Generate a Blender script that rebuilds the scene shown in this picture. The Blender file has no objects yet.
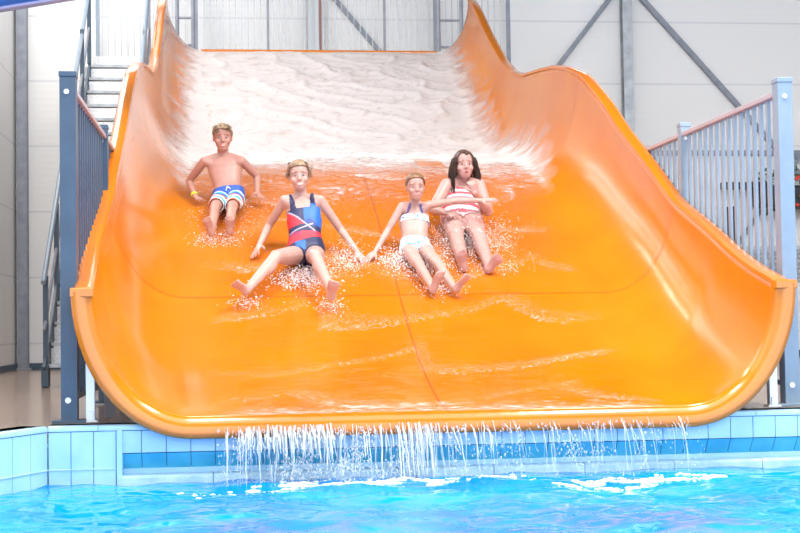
import bpy, math, random
import numpy as np
from mathutils import Vector, Matrix, noise
random.seed(7)
rng = np.random.default_rng(7)
SC = bpy.context.scene
COL = SC.collection
V = Vector
PI = math.pi

# ------------------------------------------------------------------ helpers
def link(o, parent=None):
    COL.objects.link(o)
    if parent is not None:
        o.parent = parent
        o.matrix_parent_inverse = Matrix.Translation(-parent.location)
    return o

class MB:
    """collects verts / faces for ONE mesh object"""
    def __init__(s): s.v = []; s.f = []; s.c = None
    def add(s, vs, fs):
        n = len(s.v); s.v += [tuple(p) for p in vs]; s.f += [tuple(i + n for i in f) for f in fs]; return s
    def box(s, c, size, rot=None):
        hx, hy, hz = (q / 2 for q in size); b = min(hx, hy, hz) * .25
        vs = []
        for z, i in ((-hz, b), (-hz + b, 0), (hz - b, 0), (hz, b)):
            for x, y in ((-hx + i, -hy + i), (hx - i, -hy + i), (hx - i, hy - i), (-hx + i, hy - i)):
                p = V((x, y, z))
                vs.append(V(c) + (rot @ p if rot else p))
        fs = [(3, 2, 1, 0), (12, 13, 14, 15)]
        for k in range(3):
            for j in range(4):
                a = 4 * k + j; d = 4 * k + (j + 1) % 4
                fs.append((a, d, d + 4, a + 4))
        return s.add(vs, fs)
    def bar(s, p, q, w, h, up=(0, 0, 1)):
        p, q = V(p), V(q); d = (q - p); L = d.length; d.normalize()
        u = V(up)
        if abs(d.dot(u)) > .98: u = V((0, 1, 0))
        x = d.cross(u).normalized(); z = x.cross(d)
        R = Matrix((x, d, z)).transposed()
        return s.box((p + q) / 2, (w, L, h), R)
    def tube(s, pts, r, n=10, caps=True):
        pts = [V(p) for p in pts]; m = len(pts)
        rs = r if isinstance(r, (list, tuple)) else [r] * m
        vs = []; fs = []
        ref = None
        for i, p in enumerate(pts):
            d = (pts[min(i + 1, m - 1)] - pts[max(i - 1, 0)]).normalized()
            if ref is None:
                ref = d.cross(V((0, 0, 1)) if abs(d.z) < .9 else V((1, 0, 0))).normalized()
            ref = (ref - d * ref.dot(d)).normalized(); b = d.cross(ref)
            for k in range(n):
                a = 2 * PI * k / n
                vs.append(p + (ref * math.cos(a) + b * math.sin(a)) * rs[i])
        for i in range(m - 1):
            for k in range(n):
                k2 = (k + 1) % n
                fs.append((i * n + k, i * n + k2, (i + 1) * n + k2, (i + 1) * n + k))
        if caps:
            fs.append(tuple(reversed(range(n)))); fs.append(tuple(range((m - 1) * n, m * n)))
        return s.add(vs, fs)
    def capsule(s, p, q, r0, r1, n=14, k=4):
        """tapered round-ended limb"""
        p, q = V(p), V(q); d = q - p; L = d.length
        if L < 1e-6: d = V((0, 0, 1))
        d.normalize()
        x = d.cross(V((0, 0, 1)) if abs(d.z) < .9 else V((1, 0, 0))).normalized(); y = d.cross(x)
        st = []
        for i in range(k):
            a = -PI / 2 + (i + .3) * (PI / 2) / k
            st.append((p + d * (r0 * math.sin(a)), r0 * math.cos(a)))
        for i in range(1, 4):
            t = i / 4; st.append((p + d * (L * t), r0 + (r1 - r0) * t))
        for i in range(k):
            a = (i + .7) * (PI / 2) / k
            st.append((q + d * (r1 * math.sin(a)), r1 * math.cos(a)))
        vs = []; fs = []
        for c, r in st:
            for j in range(n):
                a = 2 * PI * j / n; vs.append(c + (x * math.cos(a) + y * math.sin(a)) * r)
        for i in range(len(st) - 1):
            for j in range(n):
                j2 = (j + 1) % n; fs.append((i * n + j, i * n + j2, (i + 1) * n + j2, (i + 1) * n + j))
        fs.append(tuple(reversed(range(n)))); fs.append(tuple(range((len(st) - 1) * n, len(st) * n)))
        return s.add(vs, fs)
    def ell(s, c, rad, R=None, n=18, m=12):
        c = V(c); vs = []; fs = []
        for i in range(1, m):
            t = PI * i / m
            for j in range(n):
                a = 2 * PI * j / n
                p = V((rad[0] * math.sin(t) * math.cos(a), rad[1] * math.sin(t) * math.sin(a), rad[2] * math.cos(t)))
                vs.append(c + (R @ p if R else p))
        top = V((0, 0, rad[2])); N = len(vs)
        vs.append(c + (R @ top if R else top)); vs.append(c - (R @ top if R else top))
        for i in range(m - 2):
            for j in range(n):
                j2 = (j + 1) % n; fs.append((i * n + j, (i + 1) * n + j, (i + 1) * n + j2, i * n + j2))
        for j in range(n):
            j2 = (j + 1) % n
            fs.append((N, j, j2)); fs.append(((m - 2) * n + j, N + 1, (m - 2) * n + j2))
        return s.add(vs, fs)
    def loft(s, rings, caps=True):
        n = len(rings[0]); vs = [p for r in rings for p in r]; fs = []
        for i in range(len(rings) - 1):
            for j in range(n):
                j2 = (j + 1) % n; fs.append((i * n + j, i * n + j2, (i + 1) * n + j2, (i + 1) * n + j))
        if caps:
            fs.append(tuple(reversed(range(n)))); fs.append(tuple(range((len(rings) - 1) * n, len(rings) * n)))
        return s.add(vs, fs)
    def blob(s, c, r, squash=1.0):
        """small 20-sided drop"""
        t = (1 + 5 ** .5) / 2; L = (1 + t * t) ** .5
        base = [(-1, t, 0), (1, t, 0), (-1, -t, 0), (1, -t, 0), (0, -1, t), (0, 1, t), (0, -1, -t), (0, 1, -t), (t, 0, -1), (t, 0, 1), (-t, 0, -1), (-t, 0, 1)]
        F = [(0, 11, 5), (0, 5, 1), (0, 1, 7), (0, 7, 10), (0, 10, 11), (1, 5, 9), (5, 11, 4), (11, 10, 2), (10, 7, 6), (7, 1, 8), (3, 9, 4), (3, 4, 2), (3, 2, 6), (3, 6, 8), (3, 8, 9), (4, 9, 5), (2, 4, 11), (6, 2, 10), (8, 6, 7), (9, 8, 1)]
        rr = r if isinstance(r, (tuple, list)) else (r, r, r * squash)
        return s.add([(c[0] + b[0] / L * rr[0], c[1] + b[1] / L * rr[1], c[2] + b[2] / L * rr[2]) for b in base], F)
    def mesh(s, name):
        me = bpy.data.meshes.new(name); me.from_pydata(s.v, [], s.f); me.update(); return me
    def build(s, name, mat, parent=None, smooth=False, angle=None):
        me = s.mesh(name)
        if mat is not None: me.materials.append(mat)
        if smooth:
            me.polygons.foreach_set('use_smooth', [True] * len(me.polygons))
            if angle: me.set_sharp_from_angle(angle=math.radians(angle))
        return link(bpy.data.objects.new(name, me), parent)

def tag(o, label=None, cat=None, group=None, kind=None):
    if label: o['label'] = label
    if cat: o['category'] = cat
    if group: o['group'] = group
    if kind: o['kind'] = kind
    return o
def thing(name, loc, label, cat, group=None):
    o = bpy.data.objects.new(name, None); o.location = loc; o.empty_display_size = .1
    COL.objects.link(o); return tag(o, label, cat, group)

# ------------------------------------------------------------------ materials
def mat(name, col, rough=.5, metal=0., spec=.5, coat=0., **kw):
    m = bpy.data.materials.new(name); m.use_nodes = True
    b = m.node_tree.nodes['Principled BSDF']
    b.inputs['Base Color'].default_value = (*col, 1); b.inputs['Roughness'].default_value = rough
    b.inputs['Metallic'].default_value = metal; b.inputs['Specular IOR Level'].default_value = spec
    b.inputs['Coat Weight'].default_value = coat
    for k, v in kw.items(): b.inputs[k.replace('_', ' ')].default_value = v
    return m
def nodes(m): return m.node_tree.nodes, m.node_tree.links, m.node_tree.nodes['Principled BSDF']
def vary(m, c0, c1, scale=4., detail=4., stretch=(1, 1, 1), bump=0., bscale=None, dist=.01):
    """noise mottling between two paints, optional bump"""
    N, L, b = nodes(m)
    tc = N.new('ShaderNodeTexCoord'); mp = N.new('ShaderNodeMapping'); mp.inputs['Scale'].default_value = stretch
    L.new(tc.outputs['Object'], mp.inputs['Vector'])
    t = N.new('ShaderNodeTexNoise'); t.inputs['Scale'].default_value = scale; t.inputs['Detail'].default_value = detail
    L.new(mp.outputs['Vector'], t.inputs['Vector'])
    r = N.new('ShaderNodeValToRGB'); r.color_ramp.elements[0].position = .35; r.color_ramp.elements[1].position = .65
    r.color_ramp.elements[0].color = (*c0, 1); r.color_ramp.elements[1].color = (*c1, 1)
    L.new(t.outputs['Fac'], r.inputs['Fac']); L.new(r.outputs['Color'], b.inputs['Base Color'])
    if bump:
        t2 = N.new('ShaderNodeTexNoise'); t2.inputs['Scale'].default_value = bscale or scale; L.new(mp.outputs['Vector'], t2.inputs['Vector'])
        bp = N.new('ShaderNodeBump'); bp.inputs['Strength'].default_value = bump; bp.inputs['Distance'].default_value = dist
        L.new(t2.outputs['Fac'], bp.inputs['Height']); L.new(bp.outputs['Normal'], b.inputs['Normal'])
    return m

def wall_material():
    m = mat('wall_panel_paint', (.80, .79, .77), .55)
    N, L, b = nodes(m)
    tc = N.new('ShaderNodeTexCoord'); sp = N.new('ShaderNodeSeparateXYZ'); L.new(tc.outputs['Object'], sp.inputs[0])
    # fine horizontal ribs of the sandwich panel
    mu = N.new('ShaderNodeMath'); mu.operation = 'MULTIPLY'; mu.inputs[1].default_value = 2 * PI / .085; L.new(sp.outputs['Z'], mu.inputs[0])
    si = N.new('ShaderNodeMath'); si.operation = 'SINE'; L.new(mu.outputs[0], si.inputs[0])
    # one joint per 0.87 m
    ad = N.new('ShaderNodeMath'); ad.operation = 'ADD'; ad.inputs[1].default_value = 10.0 - .75; L.new(sp.outputs['Z'], ad.inputs[0])
    md = N.new('ShaderNodeMath'); md.operation = 'MODULO'; md.inputs[1].default_value = .87; L.new(ad.outputs[0], md.inputs[0])
    lt = N.new('ShaderNodeMath'); lt.operation = 'LESS_THAN'; lt.inputs[1].default_value = .022; L.new(md.outputs[0], lt.inputs[0])
    hs = N.new('ShaderNodeMath'); hs.operation = 'MULTIPLY_ADD'; hs.inputs[1].default_value = -3.; L.new(lt.outputs[0], hs.inputs[0]); L.new(si.outputs[0], hs.inputs[2])
    bp = N.new('ShaderNodeBump'); bp.inputs['Strength'].default_value = .10; bp.inputs['Distance'].default_value = .004
    L.new(hs.outputs[0], bp.inputs['Height']); L.new(bp.outputs['Normal'], b.inputs['Normal'])
    mx = N.new('ShaderNodeMix'); mx.data_type = 'RGBA'; mx.inputs['A'].default_value = (.87, .86, .845, 1); mx.inputs['B'].default_value = (.72, .72, .73, 1)
    L.new(lt.outputs[0], mx.inputs['Factor']); L.new(mx.outputs['Result'], b.inputs['Base Color'])
    return m

M = {}
M['wall'] = wall_material()
M['ceiling'] = mat('ceiling_sheet', (.16, .16, .17), .6)
M['deck'] = vary(mat('wet_brown_deck', (.2, .13, .09), .18), (.30, .205, .15), (.44, .32, .24), 3., 6., (1, 3, 1), .12, 30, .004)
M['galv'] = vary(mat('galvanised_steel', (.42, .44, .46), .45, .55), (.36, .38, .40), (.50, .52, .54), 9, 5)
M['tread'] = vary(mat('grip_tread_steel', (.6, .6, .6), .5, .3), (.66, .66, .66), (.92, .92, .92), 70, 2, (1, 1, 1), .4, 70, .004)
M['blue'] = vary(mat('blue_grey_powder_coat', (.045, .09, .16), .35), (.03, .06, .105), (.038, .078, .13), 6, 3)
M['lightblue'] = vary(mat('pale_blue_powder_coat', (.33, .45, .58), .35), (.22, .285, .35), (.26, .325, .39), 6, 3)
M['darkblue'] = mat('dark_steel_paint', (.05, .085, .125), .4)
M['greysteel'] = vary(mat('grey_column_paint', (.25, .27, .32), .5), (.23, .25, .30), (.30, .32, .37), 8, 4)
M['rust'] = mat('red_brown_primer', (.22, .09, .075), .5)
M['white_steel'] = mat('bright_zinc', (.75, .77, .80), .3, .3)
M['black'] = mat('black_rubber', (.02, .02, .025), .5)
M['tile_light'] = vary(mat('pale_blue_tile', (.42, .68, .86), .15), (.34, .59, .80), (.43, .67, .84), 5, 3)
M['tile_mid'] = vary(mat('turquoise_tile', (.05, .38, .62), .15), (.05, .40, .58), (.09, .50, .66), 6, 3)
M['tile_ledge'] = vary(mat('whitish_overflow_tile', (.42, .62, .72), .3), (.36, .56, .68), (.55, .72, .78), 12, 4)
M['grout'] = mat('dark_blue_grout', (.05, .13, .24), .7)
M['blue_flume'] = mat('glossy_blue_fibreglass', (.02, .16, .62), .15, coat=.6)
M['lilac'] = mat('pale_lilac_flange', (.35, .36, .62), .3)
M['leaf'] = vary(mat('dark_leaf', (.03, .10, .03), .5), (.02, .07, .02), (.06, .17, .04), 20, 2)
M['flower'] = mat('red_petal', (.75, .06, .04), .5)
M['bar_zinc'] = mat('zinc_bar', (.46, .48, .50), .4, .3)
M['planter'] = mat('dark_planter', (.03, .035, .045), .5)
M['louvre'] = mat('pale_louvre', (.55, .58, .62), .4)

def slide_material():
    m = mat('orange_gelcoat', (.87, .25, .004), .15, spec=.7, coat=.0, Coat_Roughness=.10)
    N, L, b = nodes(m)
    tc = N.new('ShaderNodeTexCoord')
    t = N.new('ShaderNodeTexNoise'); t.inputs['Scale'].default_value = 1.3; t.inputs['Detail'].default_value = 3
    L.new(tc.outputs['Object'], t.inputs['Vector'])
    r = N.new('ShaderNodeValToRGB'); r.color_ramp.elements[0].position = .3; r.color_ramp.elements[1].position = .7
    r.color_ramp.elements[0].color = (.60, .152, .001, 1); r.color_ramp.elements[1].color = (.66, .195, .001, 1)
    L.new(t.outputs['Fac'], r.inputs['Fac']); L.new(r.outputs['Color'], b.inputs['Base Color'])
    # faint orange-peel of the moulded gelcoat
    t2 = N.new('ShaderNodeTexNoise'); t2.inputs['Scale'].default_value = 14; L.new(tc.outputs['Object'], t2.inputs['Vector'])
    bp = N.new('ShaderNodeBump'); bp.inputs['Strength'].default_value = .06; bp.inputs['Distance'].default_value = .01
    L.new(t2.outputs['Fac'], bp.inputs['Height']); L.new(bp.outputs['Normal'], b.inputs['Normal']); L.new(bp.outputs['Normal'], b.inputs['Coat Normal'])
    return m
M['slide'] = slide_material()
M['seam'] = mat('dark_seam_sealant', (.42, .09, .006), .4)
M['seam_pale'] = mat('pale_seam_sealant', (.85, .5, .3), .4)

def film_material():
    """thin clear film of running water: reflects like water, lets the gelcoat show; diffuse white painted in for foam and for bright reflections"""
    m = bpy.data.materials.new('running_water_film'); m.use_nodes = True
    N, L = m.node_tree.nodes, m.node_tree.links
    N.remove(N['Principled BSDF']); out = N['Material Output']
    tc = N.new('ShaderNodeTexCoord')
    def nz(scale, stretch, detail=3., dist=0.):
        mp = N.new('ShaderNodeMapping'); mp.inputs['Scale'].default_value = stretch; L.new(tc.outputs['Object'], mp.inputs['Vector'])
        t = N.new('ShaderNodeTexNoise'); t.inputs['Scale'].default_value = scale; t.inputs['Detail'].default_value = detail; t.inputs['Distortion'].default_value = dist
        L.new(mp.outputs['Vector'], t.inputs['Vector']); return t.outputs['Fac']
    a = nz(9., (.6, 1., 1.), 4., .6); c = nz(60., (1, .7, 1), 2.)
    s = N.new('ShaderNodeMath'); s.operation = 'MULTIPLY_ADD'; s.inputs[1].default_value = .12; L.new(c, s.inputs[0]); L.new(a, s.inputs[2])
    bp = N.new('ShaderNodeBump'); bp.inputs['Strength'].default_value = .38; bp.inputs['Distance'].default_value = .02; L.new(s.outputs[0], bp.inputs['Height'])
    fr = N.new('ShaderNodeFresnel'); fr.inputs['IOR'].default_value = 1.33; L.new(bp.outputs['Normal'], fr.inputs['Normal'])
    gl = N.new('ShaderNodeBsdfGlossy'); gl.inputs['Roughness'].default_value = .07; L.new(bp.outputs['Normal'], gl.inputs['Normal'])
    tr = N.new('ShaderNodeBsdfTransparent'); tr.inputs['Color'].default_value = (1, .985, .96, 1)
    m1 = N.new('ShaderNodeMixShader'); fk = N.new('ShaderNodeMath'); fk.operation = 'MULTIPLY'; fk.inputs[1].default_value = .62; L.new(fr.outputs[0], fk.inputs[0]); L.new(fk.outputs[0], m1.inputs[0]); L.new(tr.outputs[0], m1.inputs[1]); L.new(gl.outputs[0], m1.inputs[2])
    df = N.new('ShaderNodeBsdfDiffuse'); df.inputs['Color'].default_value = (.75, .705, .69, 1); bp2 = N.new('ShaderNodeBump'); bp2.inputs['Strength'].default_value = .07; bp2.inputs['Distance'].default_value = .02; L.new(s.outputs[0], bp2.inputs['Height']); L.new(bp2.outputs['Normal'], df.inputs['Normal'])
    at = N.new('ShaderNodeAttribute'); at.attribute_name = 'foam'  # besides foam, this mask carries the painted white of reflections
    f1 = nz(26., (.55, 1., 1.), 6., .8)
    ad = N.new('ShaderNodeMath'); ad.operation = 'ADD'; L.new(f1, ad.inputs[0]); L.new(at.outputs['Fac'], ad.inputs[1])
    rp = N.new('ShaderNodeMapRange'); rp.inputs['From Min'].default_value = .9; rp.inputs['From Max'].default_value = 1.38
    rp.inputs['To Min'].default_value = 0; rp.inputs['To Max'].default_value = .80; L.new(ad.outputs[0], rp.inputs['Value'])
    ga = N.new('ShaderNodeAttribute'); ga.attribute_name = 'glitter'; g1 = nz(75., (.8, 1., 1.), 2.)  # glitter paints white specks for bubbles and glints on the waves
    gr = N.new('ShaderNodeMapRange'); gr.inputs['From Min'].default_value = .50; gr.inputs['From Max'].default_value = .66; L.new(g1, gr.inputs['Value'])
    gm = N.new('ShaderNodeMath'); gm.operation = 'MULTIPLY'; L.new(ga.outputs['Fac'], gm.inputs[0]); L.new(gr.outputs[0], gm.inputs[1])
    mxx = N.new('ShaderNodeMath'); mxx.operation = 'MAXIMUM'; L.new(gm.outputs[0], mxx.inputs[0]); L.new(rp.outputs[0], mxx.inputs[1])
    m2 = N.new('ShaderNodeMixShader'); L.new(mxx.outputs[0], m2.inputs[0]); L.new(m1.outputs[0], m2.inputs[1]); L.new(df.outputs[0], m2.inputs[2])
    cv = N.new('ShaderNodeAttribute'); cv.attribute_name = 'cover'
    e1 = nz(5., (1.2, 1.6, .5), 4., .2)
    ca = N.new('ShaderNodeMath'); ca.operation = 'ADD'; L.new(e1, ca.inputs[0]); L.new(cv.outputs['Fac'], ca.inputs[1])
    cr = N.new('ShaderNodeMapRange'); cr.inputs['From Min'].default_value = .70; cr.inputs['From Max'].default_value = 1.45; L.new(ca.outputs[0], cr.inputs['Value'])
    t0 = N.new('ShaderNodeBsdfTransparent'); m3 = N.new('ShaderNodeMixShader'); L.new(cr.outputs[0], m3.inputs[0]); L.new(t0.outputs[0], m3.inputs[1]); L.new(m2.outputs[0], m3.inputs[2])
    L.new(m3.outputs[0], out.inputs['Surface'])
    return m
M['film'] = film_material()

def pool_material():
    m = mat('pool_water_turquoise', (.0, .42, .80), .05, spec=.14, IOR=1.33)
    N, L, b = nodes(m)
    tc = N.new('ShaderNodeTexCoord')
    t = N.new('ShaderNodeTexNoise'); t.inputs['Scale'].default_value = 1.6; t.inputs['Detail'].default_value = 3; L.new(tc.outputs['Object'], t.inputs['Vector'])
    r = N.new('ShaderNodeValToRGB'); r.color_ramp.elements[0].position = .35; r.color_ramp.elements[1].position = .68
    r.color_ramp.elements[0].color = (.0, .19, .60, 1); r.color_ramp.elements[1].color = (.001, .33, .76, 1)
    L.new(t.outputs['Fac'], r.inputs['Fac']); L.new(r.outputs['Color'], b.inputs['Base Color'])
    t2 = N.new('ShaderNodeTexNoise'); t2.inputs['Scale'].default_value = 16; t2.inputs['Detail'].default_value = 2; L.new(tc.outputs['Object'], t2.inputs['Vector'])
    bp = N.new('ShaderNodeBump'); bp.inputs['Strength'].default_value = .25; bp.inputs['Distance'].default_value = .01
    L.new(t2.outputs['Fac'], bp.inputs['Height']); L.new(bp.outputs['Normal'], b.inputs['Normal'])
    return m
M['pool'] = pool_material()
M['foam'] = vary(mat('white_water_foam', (.9, .93, .96), .35), (.80, .88, .94), (.95, .96, .97), 30, 3)
M['drops'] = mat('white_water_drops', (.93, .92, .93), .12, spec=.6)
M['curtain'] = mat('falling_water', (.93, .96, .98), .10, spec=.6, Transmission_Weight=.6, IOR=1.2)

def skin(name, c):
    m = mat(name, c, .42, spec=.4, Subsurface_Weight=.12, Subsurface_Scale=.012)
    m.node_tree.nodes['Principled BSDF'].inputs['Subsurface Radius'].default_value = (1., .35, .2)
    N, L, b = nodes(m)
    tc = N.new('ShaderNodeTexCoord'); t = N.new('ShaderNodeTexNoise'); t.inputs['Scale'].default_value = 11; t.inputs['Detail'].default_value = 3
    L.new(tc.outputs['Object'], t.inputs['Vector'])
    r = N.new('ShaderNodeValToRGB'); r.color_ramp.elements[0].position = .3; r.color_ramp.elements[1].position = .7
    r.color_ramp.elements[0].color = (c[0] * .93, c[1] * .86, c[2] * .85, 1); r.color_ramp.elements[1].color = (*c, 1)
    L.new(t.outputs['Fac'], r.inputs['Fac']); L.new(r.outputs['Color'], b.inputs['Base Color'])
    return m
def vcol(name, rough=.6):
    m = mat(name, (1, 1, 1), rough); N, L, b = nodes(m)
    a = N.new('ShaderNodeAttribute'); a.attribute_name = 'Col'; L.new(a.outputs['Color'], b.inputs['Base Color']); return m
def hairmat(name, c0, c1):
    return vary(mat(name, c0, .45), c0, c1, 40, 3, (1, 1, .25), .5, 60, .004)

# ------------------------------------------------------------------ slide shape (metres; X across, Y up the slide, Z up)
K = .87
FLOOR = np.array([(1.15, .03), (1.35, .045), (1.7, .13), (2.3, .29), (2.9, .52), (3.58, .83), (4.5, 1.24), (5.5, 1.69), (6.5, 2.08), (7.3, 2.29), (8, 2.41), (8.8, 2.5), (9.4, 2.63), (10, 2.9), (10.7, 3.355), (11.7, 3.94), (12.6, 4.44), (13.1, 4.56)]) * K
RIM = np.array([(1.15, .79), (1.3, .83), (1.62, .895), (2.0, 1.0), (2.4, 1.125), (2.82, 1.285), (3.52, 1.53), (4.2, 1.9), (5.0, 2.3), (5.65, 2.68), (6.4, 3.05), (7.05, 3.24), (7.6, 3.36), (8.26, 3.45), (9.33, 3.57), (10.0, 3.73), (10.66, 3.99), (11.7, 4.56), (12.5, 5.06), (12.84, 5.25), (13.1, 5.36)]) * K
def smooth_curve(T):
    y = np.linspace(T[0, 0], T[-1, 0], 700); z = np.interp(y, T[:, 0], T[:, 1])
    k = np.exp(-np.linspace(-2, 2, 41) ** 2); k /= k.sum()
    zp = np.concatenate([2 * z[0] - z[20:0:-1], z, 2 * z[-1] - z[-2:-22:-1]])
    return y, np.convolve(zp, k, 'valid')
FY, FZ = smooth_curve(FLOOR); RY, RZ = smooth_curve(RIM)
def floor_z(y): return float(np.interp(y, FY, FZ))
def rim_z(y): return float(np.interp(y, RY, RZ))
def half_floor(y): return float(np.interp(y, [1.0, 1.5, 2.2, 11.4], [1.33, 1.37, 1.435, 1.42]))
def half_rim(y): return float(np.interp(y, [1.0, 1.5, 2.2, 11.4], [1.845, 1.875, 1.914, 1.914]))
NF, NW = 44, 20
def section(y, lift=0.):
    """open U profile, left rim to right rim: list of (x, z)"""
    a, b, z0, z1 = half_floor(y), half_rim(y), floor_z(y), rim_z(y)
    h = z1 - z0; P = []
    for i in range(NW + 1):
        t = PI / 2 * (1 - i / NW); P.append((-(a + (b - a) * math.sin(t)), z0 + h * (1 - math.cos(t))))
    for i in range(1, NF): P.append((-a + 2 * a * i / NF, z0))
    for i in range(NW + 1):
        t = PI / 2 * i / NW; P.append((a + (b - a) * math.sin(t), z0 + h * (1 - math.cos(t))))
    return P
Y0, Y1 = 1.03, 11.40
ys = np.concatenate([np.arange(Y0, 3, .05), np.arange(3, Y1, .07), [Y1]])

slide = thing('water_slide', (0, 6, 0), 'wide glossy orange family water slide with two drops, running down into the pool', 'water slide')
chute = MB()
secs = [section(y) for y in ys]; n = len(secs[0])
for y, s in zip(ys, secs):
    chute.v += [(x, y, z) for x, z in s]
for i in range(len(ys) - 1):
    for j in range(n - 1):
        chute.f.append((i * n + j, i * n + j + 1, (i + 1) * n + j + 1, (i + 1) * n + j))
co = chute.build('chute', M['slide'], slide, True)
md = co.modifiers.new('wall_thickness', 'SOLIDIFY'); md.thickness = .035; md.offset = -1
# rim flanges: rounded, turned down
for sgn in (-1, 1):
    fl = MB(); prof = [(-.004, -.012), (.0, .012), (.02, .022), (.075, .020), (.098, .010), (.105, -.010), (.105, -.055), (.09, -.06), (.085, -.01), (.02, -.012)]
    rings = []
    for y in ys:
        b, z = half_rim(y), rim_z(y)
        rings.append([(sgn * (b + dx), y, z + dz) for dx, dz in (prof if sgn > 0 else prof)])
    if sgn < 0: rings = [list(reversed(r)) for r in rings]
    fl.loft(rings)
    fl.build('rim_flange', M['slide'], slide, True, 50)
# rolled lip around the whole mouth
lip = MB(); rings = []
s0 = section(Y0); m = len(s0)
for i in range(m):
    a = s0[max(i - 1, 0)]; c = s0[min(i + 1, m - 1)]
    tx, tz = c[0] - a[0], c[1] - a[1]; l = math.hypot(tx, tz); nx, nz = tz / l, -tx / l     # outward normal
    x, z = s0[i]; ring = []
    for d, yy in ((-.002, .03), (.0, 0.), (.02, -.022), (.05, -.038), (.085, -.046), (.108, -.04), (.115, -.02), (.108, .0), (.085, -.012), (.05, -.01), (.03, .01), (.03, .03)):
        ring.append((x + nx * d, Y0 + yy, z + nz * d))
    rings.append(ring)
lip.loft(rings)
lip.build('mouth_lip', M['slide'], slide, True, 60)
# squared ears where mouth lip meets the rim flanges
for sgn in (-1, 1):
    e = MB(); b, z = half_rim(Y0), rim_z(Y0)
    e.box((sgn * (b + .056), Y0 + .0, z - .008), (.118, .085, .05)); e.build('lip_corner', M['slide'], slide)
# joints between the moulded sections (thin sealant lines) and the long middle seam
def joint(y, x0=-9, x1=9, w=.006):
    j = MB(); s = section(y); s2 = section(y + w)
    A = [(x, y, z + .0025) if abs(x) < 1.45 else (x * .9985, y, z + .0015) for x, z in s if x0 < x < x1]
    B = [(x, y + w, z + .0025) if abs(x) < 1.45 else (x * .9985, y + w, z + .0015) for x, z in s2 if x0 < x < x1]
    k = len(A); j.v += A + B; j.f += [(i, i + 1, k + i + 1, k + i) for i in range(k - 1)]
    return j
for y in (3.06, 5.7, 8.35):
    o = joint(y).build('section_joint', M['seam'], slide, True)
sm = MB(); yy = np.arange(Y0, 8.0, .06)
for y in yy: sm.v += [(-.004 + .07 * max(0, 1.4 - y), y, floor_z(y) + .0028), (.004 + .07 * max(0, 1.4 - y), y, floor_z(y) + .0028)]
sm.f = [(2 * i, 2 * i + 1, 2 * i + 3, 2 * i + 2) for i in range(len(yy) - 1)]
sm.build('middle_seam', M['seam'], slide)
# entry edge at the very top
te = MB(); te.tube([(x, Y1 + .0, floor_z(Y1) + .012) for x in np.linspace(-1.5, 1.5, 12)], .028, 10); te.build('entry_edge', M['slide'], slide, True, 60)
# inlet plate on the flat between the two drops
hp = MB(); hr = []
for y in np.arange(6.0, 7.4, .1):
    hr.append([(x, y, floor_z(y) + dz) for x, dz in ((.53, .003), (.53, .012), (.77, .012), (.77, .003))])
hp.loft(hr); hp.build('inlet_plate', M['slide'], slide)
# support legs under the chute
for x in (-1.25, 1.25):
    for y in (3.3, 5.6, 7.6, 10.0):
        l = MB(); l.box((x, y, (floor_z(y) - .06) / 2), (.1, .1, floor_z(y) - .06)); l.box((x, y, .01), (.2, .2, .02)); l.build('support_leg', M['greysteel'], slide)
for sgn, cx in ((-1, -1.885), (1, 1.905)):
    l = MB(); l.box((cx, 1.25, .33), (.045, .045, .66)); l.box((cx, 1.25, .006), (.075, .075, .012)); l.box((cx, 1.225, .035), (.03, .02, .05))
    l.build('mouth_prop', M['white_steel'], slide)
    l = MB(); l.box((cx - sgn * .075, 1.56, .11), (.06, .06, .22)); l.build('foot_bracket', M['greysteel'], slide)

# ------------------------------------------------------------------ water film running on the slide
film = MB(); fy = np.arange(1.0, 11.36, .026); fx = np.linspace(-1, 1, 132); foam = []; cover = []; glit = []
def wave(x, y):
    up = 0.; lowr = 0.
    if y > 6.2:   # short crossing ripples on the first drop
        k = min(1, (y - 6.2) / .8) * min(1, (11.3 - y) / 1.2 + .25)
        wx = x + .25 * noise.noise(V((x * 1.3, y * 1.6, 8)))
        a = 1 - abs(noise.noise(V((wx * 1.5, y * 2.6 + .5 * math.sin(x * 2.5), 3.1)))) * 2.2
        b = 1 - abs(noise.noise(V((wx * 2.6 + 5, y * 5.2, 9.1)))) * 2.2
        up = k * (.050 * max(0, a) ** 4 + .022 * max(0, b) ** 4)
    if y < 6.9:
        ph = y * 8.5 + 3.3 * abs(math.sin(x * 2.2 + 2.2 * math.sin(y * 1.15 + .6) + .5 * noise.noise(V((x * 2, y * 2, 4))))) + 2.6 * noise.noise(V((x * .9, y * .7, 5)))
        f = ph / (2 * PI); f -= math.floor(f)                   # scalloped roll waves with a steep front
        rw = (1 - f) ** 3 if f > .08 else f / .08 * .78
        amp = .015 * max(0, min(1, (6.9 - y) / 2.5)) * min(1, max(0, (y - 1.05) / .5))
        lowr = amp * rw + .003 * noise.noise(V((x * 9, y * 6, 1)))
    return up + lowr
def front(x, y):
    ph = y * 8.5 + 3.3 * abs(math.sin(x * 2.2 + 2.2 * math.sin(y * 1.15 + .6) + .5 * noise.noise(V((x * 2, y * 2, 4))))) + 2.6 * noise.noise(V((x * .9, y * .7, 5)))
    f = ph / (2 * PI); f -= math.floor(f)
    return (max(0, 1 - f / .24) if y < 5.6 else 0)
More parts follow.
